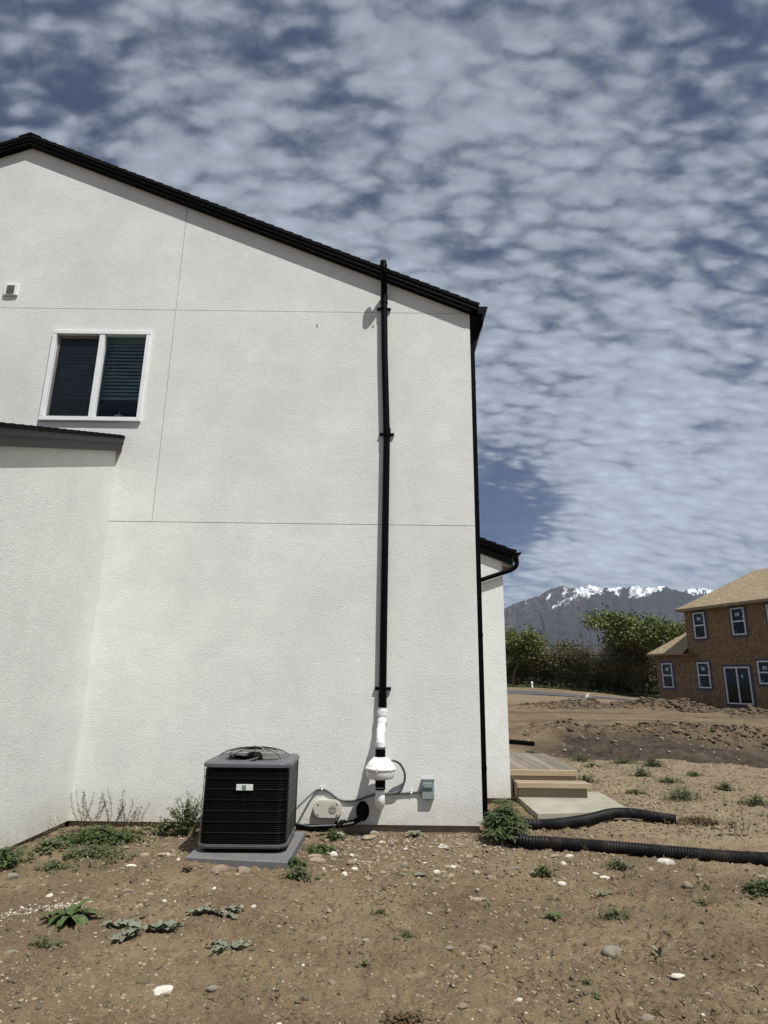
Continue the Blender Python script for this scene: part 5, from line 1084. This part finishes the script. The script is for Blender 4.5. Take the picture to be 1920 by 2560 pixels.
rosette('broadleaf_weed', 1.66, 4.2, 4, 0.10, 0.02, 'lone upright gray leaf sprout in the right foreground', 'leaf_gray', 1.2, 0.4, seed=12)
rosette('wilted_weed', -1.568, 5.69, 7, 0.07, 0.03, 'curled dead brown leaves in front of the pad', 'dead_leaf', 0.5, 1.0, seed=13)
def tuft(name, x, y, rx, ry, h, n, m, label, seed, group='weeds on the yard soil', leafy=0.0, cat='weed', lw=0.006, stems=True):
    r = random.Random(seed); z0 = gz(x, y, True); t = thing(name, label, cat, (x, y, z0), group); b_ = MB(); st_ = MB(); hasst = False
    for k in range(n):
        a = r.uniform(0, 2 * PI); q = abs(r.gauss(0, .5)); q = min(q, 1.3); px, py_ = x + math.cos(a) * q * rx, y + math.sin(a) * q * ry; z = gz(px, py_, False) if k % 3 == 0 else z0; L = h * r.uniform(.4, 1.1) * (1.1 - 0.4 * q)
        dx, dy = r.gauss(0, .45), r.gauss(0, .45)
        if r.random() < leafy:
            tip = Vector((px + dx * L * .5, py_ + dy * L * .5, z + L)); st_.tube([(px, py_, z - .01), tip], [0.0016, 0.0008], 4, caps=False); hasst = True
            for j in range(r.randint(3, 6)):
                s_ = r.uniform(.25, 1); c = Vector((px, py_, z)).lerp(tip, s_); aa = r.uniform(0, 6.28); blade(b_, c, (math.cos(aa), math.sin(aa), r.uniform(-.2, .6)), lw * r.uniform(3, 5.5), lw * 2.2, .5, 2)
        else: blade(b_, (px, py_, z - .005), (dx, dy, 1), L, lw, r.uniform(.3, 1.4), 3, lambda t: 1 - t * .9, .1)
    b_.build('leaves', m, t)
    if hasst: st_.build('stem', 'stem', t)
    return t
tuft('weed_patch', -2.72, 6.62, .42, .22, .12, 820, 'leaf_dark', 'thick green weed patch near the inner corner of the white walls', 21, leafy=.6, lw=.010)
tuft('weed_patch', -3.02, 6.30, .20, .22, .08, 260, 'leaf_mid', 'green weeds hugging the left wall below the inner corner', 22, leafy=.55, lw=.010)
tuft('weed_patch', -2.55, 6.10, .42, .26, .08, 460, 'leaf_mid', 'thin olive weeds spreading in front of the thick green patch', 23, leafy=.6, lw=.007)
tuft('weed_patch', -2.65, 5.66, .20, .10, .06, 150, 'leaf_mid', 'small olive weed low at left below the thin weeds', 24, leafy=.6, lw=.007)
tuft('weed_patch', -3.12, 5.72, .14, .28, .12, 260, 'leaf_dark', 'leafy weeds at the left edge against the white wing wall', 25, leafy=.9, lw=.010)
tuft('weed_patch', -1.98, 4.22, .13, .07, .06, 110, 'leaf_mid', 'small grassy tuft below the dark green weed', 26, leafy=.3, lw=.005)
tuft('weed_patch', -0.55, 6.55, .22, .12, .07, 170, 'leaf_dark', 'low green weed among the cobbles right of the pad', 27, leafy=.6, lw=.007)
tuft('weed_patch', -0.66, 5.62, .16, .12, .09, 200, 'leaf_mid', 'green tuft right below the cobble cluster', 28, leafy=.7, lw=.007)
tuft('weed_patch', -0.72, 5.92, .12, .08, .08, 120, 'leaf_dark', 'small green weed at the right front corner of the pad', 29, leafy=.6, lw=.007)
tuft('weed_patch', -0.46, 6.98, .15, .08, .10, 120, 'leaf_mid', 'weeds under the black insulated line', 30, leafy=.6, lw=.008)
tuft('grass_tuft', 1.644, 4.88, .17, .09, .06, 420, 'leaf_mid', 'widest grassy tuft in the right foreground', 31, leafy=.1, lw=.004)
tuft('grass_tuft', 1.373, 5.82, .08, .06, .09, 140, 'leaf_mid', 'upright green tuft in front of the longer hose', 32, leafy=.6, lw=.006)
tuft('grass_tuft', 3.02, 5.46, .20, .14, .10, 260, 'leaf_dark', 'dark leafy weeds at the right edge below the hose', 33, leafy=.7, lw=.008)
tuft('grass_tuft', 2.08, 6.02, .14, .08, .08, 140, 'leaf_mid', 'green weeds just in front of the longer hose middle', 34, leafy=.6, lw=.006)
tuft('grass_tuft', 2.40, 5.18, .14, .08, .05, 110, 'leaf_mid', 'faint olive tuft right of the gray angular rock', 35, leafy=.3, lw=.005)
tuft('grass_tuft', 0.147, 3.54, .16, .07, .045, 230, 'leaf_rust', 'reddish brown matted weed at the bottom edge', 36, leafy=.4, lw=.005)
tuft('grass_tuft', 0.18, 4.55, .08, .05, .04, 90, 'leaf_mid', 'tiny dark grass wisp in the middle foreground', 37, leafy=.2, lw=.004)
tuft('weed_patch', 3.70, 7.90, .38, .22, .08, 520, 'leaf_rust', 'reddish green mat of weeds at the end of the shorter hose', 38, leafy=.5, lw=.007)
for i, (x, y, rx, h, lb) in enumerate(((3.45, 15.1, .25, .14, 'farthest green weed beside the wooden landing'), (4.17, 13.9, .34, .18, 'tall green weed clump beyond the wooden steps'), (4.92, 13.4, .38, .16, 'long low green clump before the dark trench'), (5.3, 12.9, .26, .22, 'spiky green weed right of the long low clump'), (4.10, 12.8, .2, .10, 'thin weed between the landing and the long low clump'), (4.5, 11.5, .22, .24, 'sprawling gray green weed in the middle of the sandy strip'), (3.26, 10.6, .2, .16, 'dark leafy weed just right of the step treads'), (4.7, 10.9, .28, .12, 'green weed pair above the spiky plant'), (4.25, 9.45, .34, .26, 'spiky green plant beyond the reddish mat'), (5.33, 10.35, .22, .15, 'green weed near the right edge of the sandy strip'), (5.1, 9.1, .42, .16, 'wide green weed cut by the right edge'), (3.75, 9.9, .16, .08, 'tiny weed between the slab and the spiky plant'), (5.6, 11.9, .2, .10, 'faint weed high on the sandy strip at right'), (4.9, 8.3, .2, .10, 'low weed right of the reddish mat'))):
    tuft('sand_weed', x, y, rx * 1.15, rx * .75, h * .85, 100 + int(rx * 420), 'leaf_mid' if i % 3 else 'leaf_dark', lb, 60 + i, 'weeds on the sandy strip', leafy=.25, lw=.010)
rw = random.Random(77); k_ = 0
while k_ < 26:
    y_ = rw.uniform(3.5, 6.6); x_ = rw.uniform(-.68, .72) * y_
    if x_ < XL + .3 or (-1.9 < x_ < -.55 and y_ > 5.4) or (x_ > 1.0 and 6.1 < y_) : continue
    tuft('weed_sprout', x_, y_, rw.uniform(.03, .09), rw.uniform(.02, .05), rw.uniform(.02, .045), rw.randint(18, 60), rw.choice(['leaf_mid', 'leaf_mid', 'leaf_dry', 'leaf_dark']), 'tiny faint weed sprout scattered on the yard soil', 800 + k_, 'tiny sprouts on the yard soil', leafy=rw.choice([0, .5]), lw=.004); k_ += 1
def dry_plant(name, x, y, n, h, label, seed, spread=.25, m='leaf_dry', fl=18, sz=.008, lean=0.0):
    r = random.Random(seed); z = gz(x, y); t = thing(name, label, 'weed', (x, y, z), 'weeds on the yard soil'); st_ = MB(); b_ = MB()
    for k in range(n):
        bx_, by_ = x + r.gauss(0, spread * .4), y + r.gauss(0, spread * .15); a = r.gauss(lean, .30); hh_ = h * r.uniform(.6, 1.05); P = []
        for j in range(6): s_ = j / 5; P.append(Vector((bx_ + math.sin(a) * hh_ * s_ + .02 * math.sin(s_ * 5 + k), by_ + r.gauss(0, .004) - .05 * s_, z + math.cos(a) * hh_ * s_)))
        st_.tube(P, [0.0028 * (1 - .6 * j / 5) for j in range(6)], 5, caps=False)
        for j in range(fl):
            s_ = r.uniform(.3, 1); c = P[0].lerp(P[-1], s_) if False else P[min(4, int(s_ * 5))].lerp(P[min(5, int(s_ * 5) + 1)], s_ * 5 % 1); aa = r.uniform(0, 6.28); blade(b_, c, (math.cos(aa), math.sin(aa), r.uniform(.1, .8)), sz * r.uniform(2, 4), sz, .3, 2)
    st_.build('stem', 'stem', t); b_.build('leaves', m, t); return t
dry_plant('tall_weed', -2.88, 6.98, 17, .44, 'tall feathery dry weed at the inner wall corner', 41, .45, fl=60, sz=.009)
dry_plant('tall_weed', -2.55, 7.0, 9, .33, 'shorter feathery weed right of the tall one', 42, .25, fl=50, sz=.009, lean=.5)
dry_plant('tall_weed', -3.2, 6.85, 3, .22, 'thin wiry weed leaning on the left wall', 43, .1, fl=10, sz=.007, lean=-.6)
dry_plant('tall_weed', 3.87, 7.3, 7, .38, 'dark dry stalky weed behind the longer hose at right', 44, .2, m='leaf_rust', fl=10, sz=.012)
dry_plant('tall_weed', 2.72, 6.02, 3, .2, 'small dry stalk in front of the longer hose near the right edge', 45, .1, m='leaf_rust', fl=8, sz=.01)
dry_plant('tall_weed', 1.95, 6.42, 2, .2, 'thin green stalk standing against the longer hose', 46, .05, m='leaf_mid', fl=6, sz=.008)
def bush(name, x, y, rx, ry, h, n, m, label, seed, lf=.03, feather=False, cat='bush', gr_='bushes against the white house', dens=10, droop=.5):
    r = random.Random(seed); z = gz(x, y); t = thing(name, label, cat, (x, y, z), gr_); st_ = MB(); b_ = MB()
    for k in range(n):
        a = r.uniform(0, 2 * PI); q = r.random() ** .6; tip = Vector((x + math.cos(a) * q * rx, y + math.sin(a) * q * ry, z + h * (1.05 - .75 * q ** 2) * r.uniform(.45, 1.0)))
        base = Vector((x + math.cos(a) * q * rx * .3, y + math.sin(a) * q * ry * .3, z)); mid = base.lerp(tip, .55) + Vector((0, 0, h * .12)); P = [base, mid, tip]; st_.tube(P, [.004, .003, .0012], 5, caps=False)
        for j in range(dens):
            s_ = r.uniform(.25, 1.05); c = base.lerp(mid, s_ * 2) if s_ < .5 else mid.lerp(tip, s_ * 2 - 1); aa = r.uniform(0, 6.28); d = Vector((math.cos(aa), math.sin(aa), r.uniform(-.2, .6)))
            if feather:      # compound leaf: a rachis with paired leaflets
                L = lf * 3.2 * r.uniform(.7, 1.2); dd = d.normalized(); side = dd.cross(Vector((0, 0, 1))).normalized(); q0 = c.copy()
                for i in range(5):
                    q0 = q0 + dd * L / 5; dd = (dd + Vector((0, 0, -.12))).normalized(); ll = lf * (1 - .13 * i)
                    for sg in (-1, 1): blade(b_, q0, side * sg + dd * .5, ll, lf * .42, droop, 2)
                blade(b_, q0, dd, lf, lf * .42, droop, 2)
            else: blade(b_, c, d, lf * r.uniform(.7, 1.3), lf * .6, droop, 3)
    st_.build('stem', 'stem', t); b_.build('leaves', m, t); return t
bush('leafy_bush', -1.98, 6.98, .30, .20, .42, 75, 'leaf_mid', 'scraggly green bush between the wall and the condenser', 51, .030, dens=16)
bush('leafy_bush', -2.22, 6.98, .22, .12, .18, 40, 'leaf_mid', 'low green growth left of the scraggly bush', 52, .024, dens=12)
bush('corner_plant', 1.28, 6.93, .20, .22, .46, 95, 'leaf_bush', 'dense ferny green plant at the house corner under the downspout', 53, .030, True, 'plant', dens=11)

scatter('lime_dust', 420, band([(-2.75, 4.40), (-2.45, 4.60), (-2.28, 4.82), (-2.1, 4.92)], 0.035), 'stone_w', 'spilled white grains on the soil at the left edge', 0.006, 0.022, 15, 0.4)
# dead stems and leaf litter, denser on the right and along the walls
rg = np.random.default_rng(321); n = 5200; y = 3.0 + 9.5 * rg.random(n) ** 1.3; x = rg.uniform(-0.72, 0.75, n) * y
keep = (fbm(x * 1.1, y * 1.1, 3, 300, 0.6) + 0.10 * (x > 0.8)) > 0.53; keep &= (x > XL + .15) & ~((y > 7.1) & (x < 1.2)) & ~((x > -1.75) & (x < -.7) & (y > 5.75)); keep &= ~((x > 1.8) & (x < 3.2) & (y > 7.95)); x, y = x[keep], y[keep]; n = len(x)
a = rg.uniform(0, 2 * PI, n); Ln = rg.uniform(.012, .055, n); z = ground_z(x, y, True) + .004; dx, dy = np.cos(a) * Ln, np.sin(a) * Ln; w_ = .0016 + rg.random(n) * .0022; up_z = rg.uniform(0, .018, n)
p0 = np.stack([x - dx, y - dy, z], -1); p1 = np.stack([x + dx, y + dy, z + up_z], -1); sd_ = np.stack([-np.sin(a) * w_, np.cos(a) * w_, w_ * 0.8], -1)
V = np.stack([p0 - sd_, p0 + sd_, p1 + sd_ * .5, p1 - sd_ * .5], 1).reshape(-1, 3)
lt = bpy.data.objects.new('plant_litter', np_mesh('plant_litter', V, np.arange(4 * n).reshape(-1, 4), 'dead_leaf')); C.objects.link(lt); tag(lt, 'dead brown stems and bits of litter over the soil', 'litter', kind='stuff')
# ------------------------------------------------------------------ the air between here and the mountains
hz = MB(); hz.box(-10600, 10600, -10600, 10600, -20, 1400)
hm = bpy.data.materials.new('thin haze'); hm.use_nodes = True; nt = hm.node_tree; nt.nodes.clear()
ho = nt.nodes.new('ShaderNodeOutputMaterial'); hv = nt.nodes.new('ShaderNodeVolumePrincipled'); hv.inputs['Density'].default_value = 3.2e-5; hv.inputs['Color'].default_value = (0.80, 0.88, 1.0, 1); hv.inputs['Anisotropy'].default_value = 0.0
nt.links.new(hv.outputs[0], ho.inputs['Volume'])
tag(hz.build('haze', hm), 'faint bluish haze over the valley', 'haze', kind='stuff')
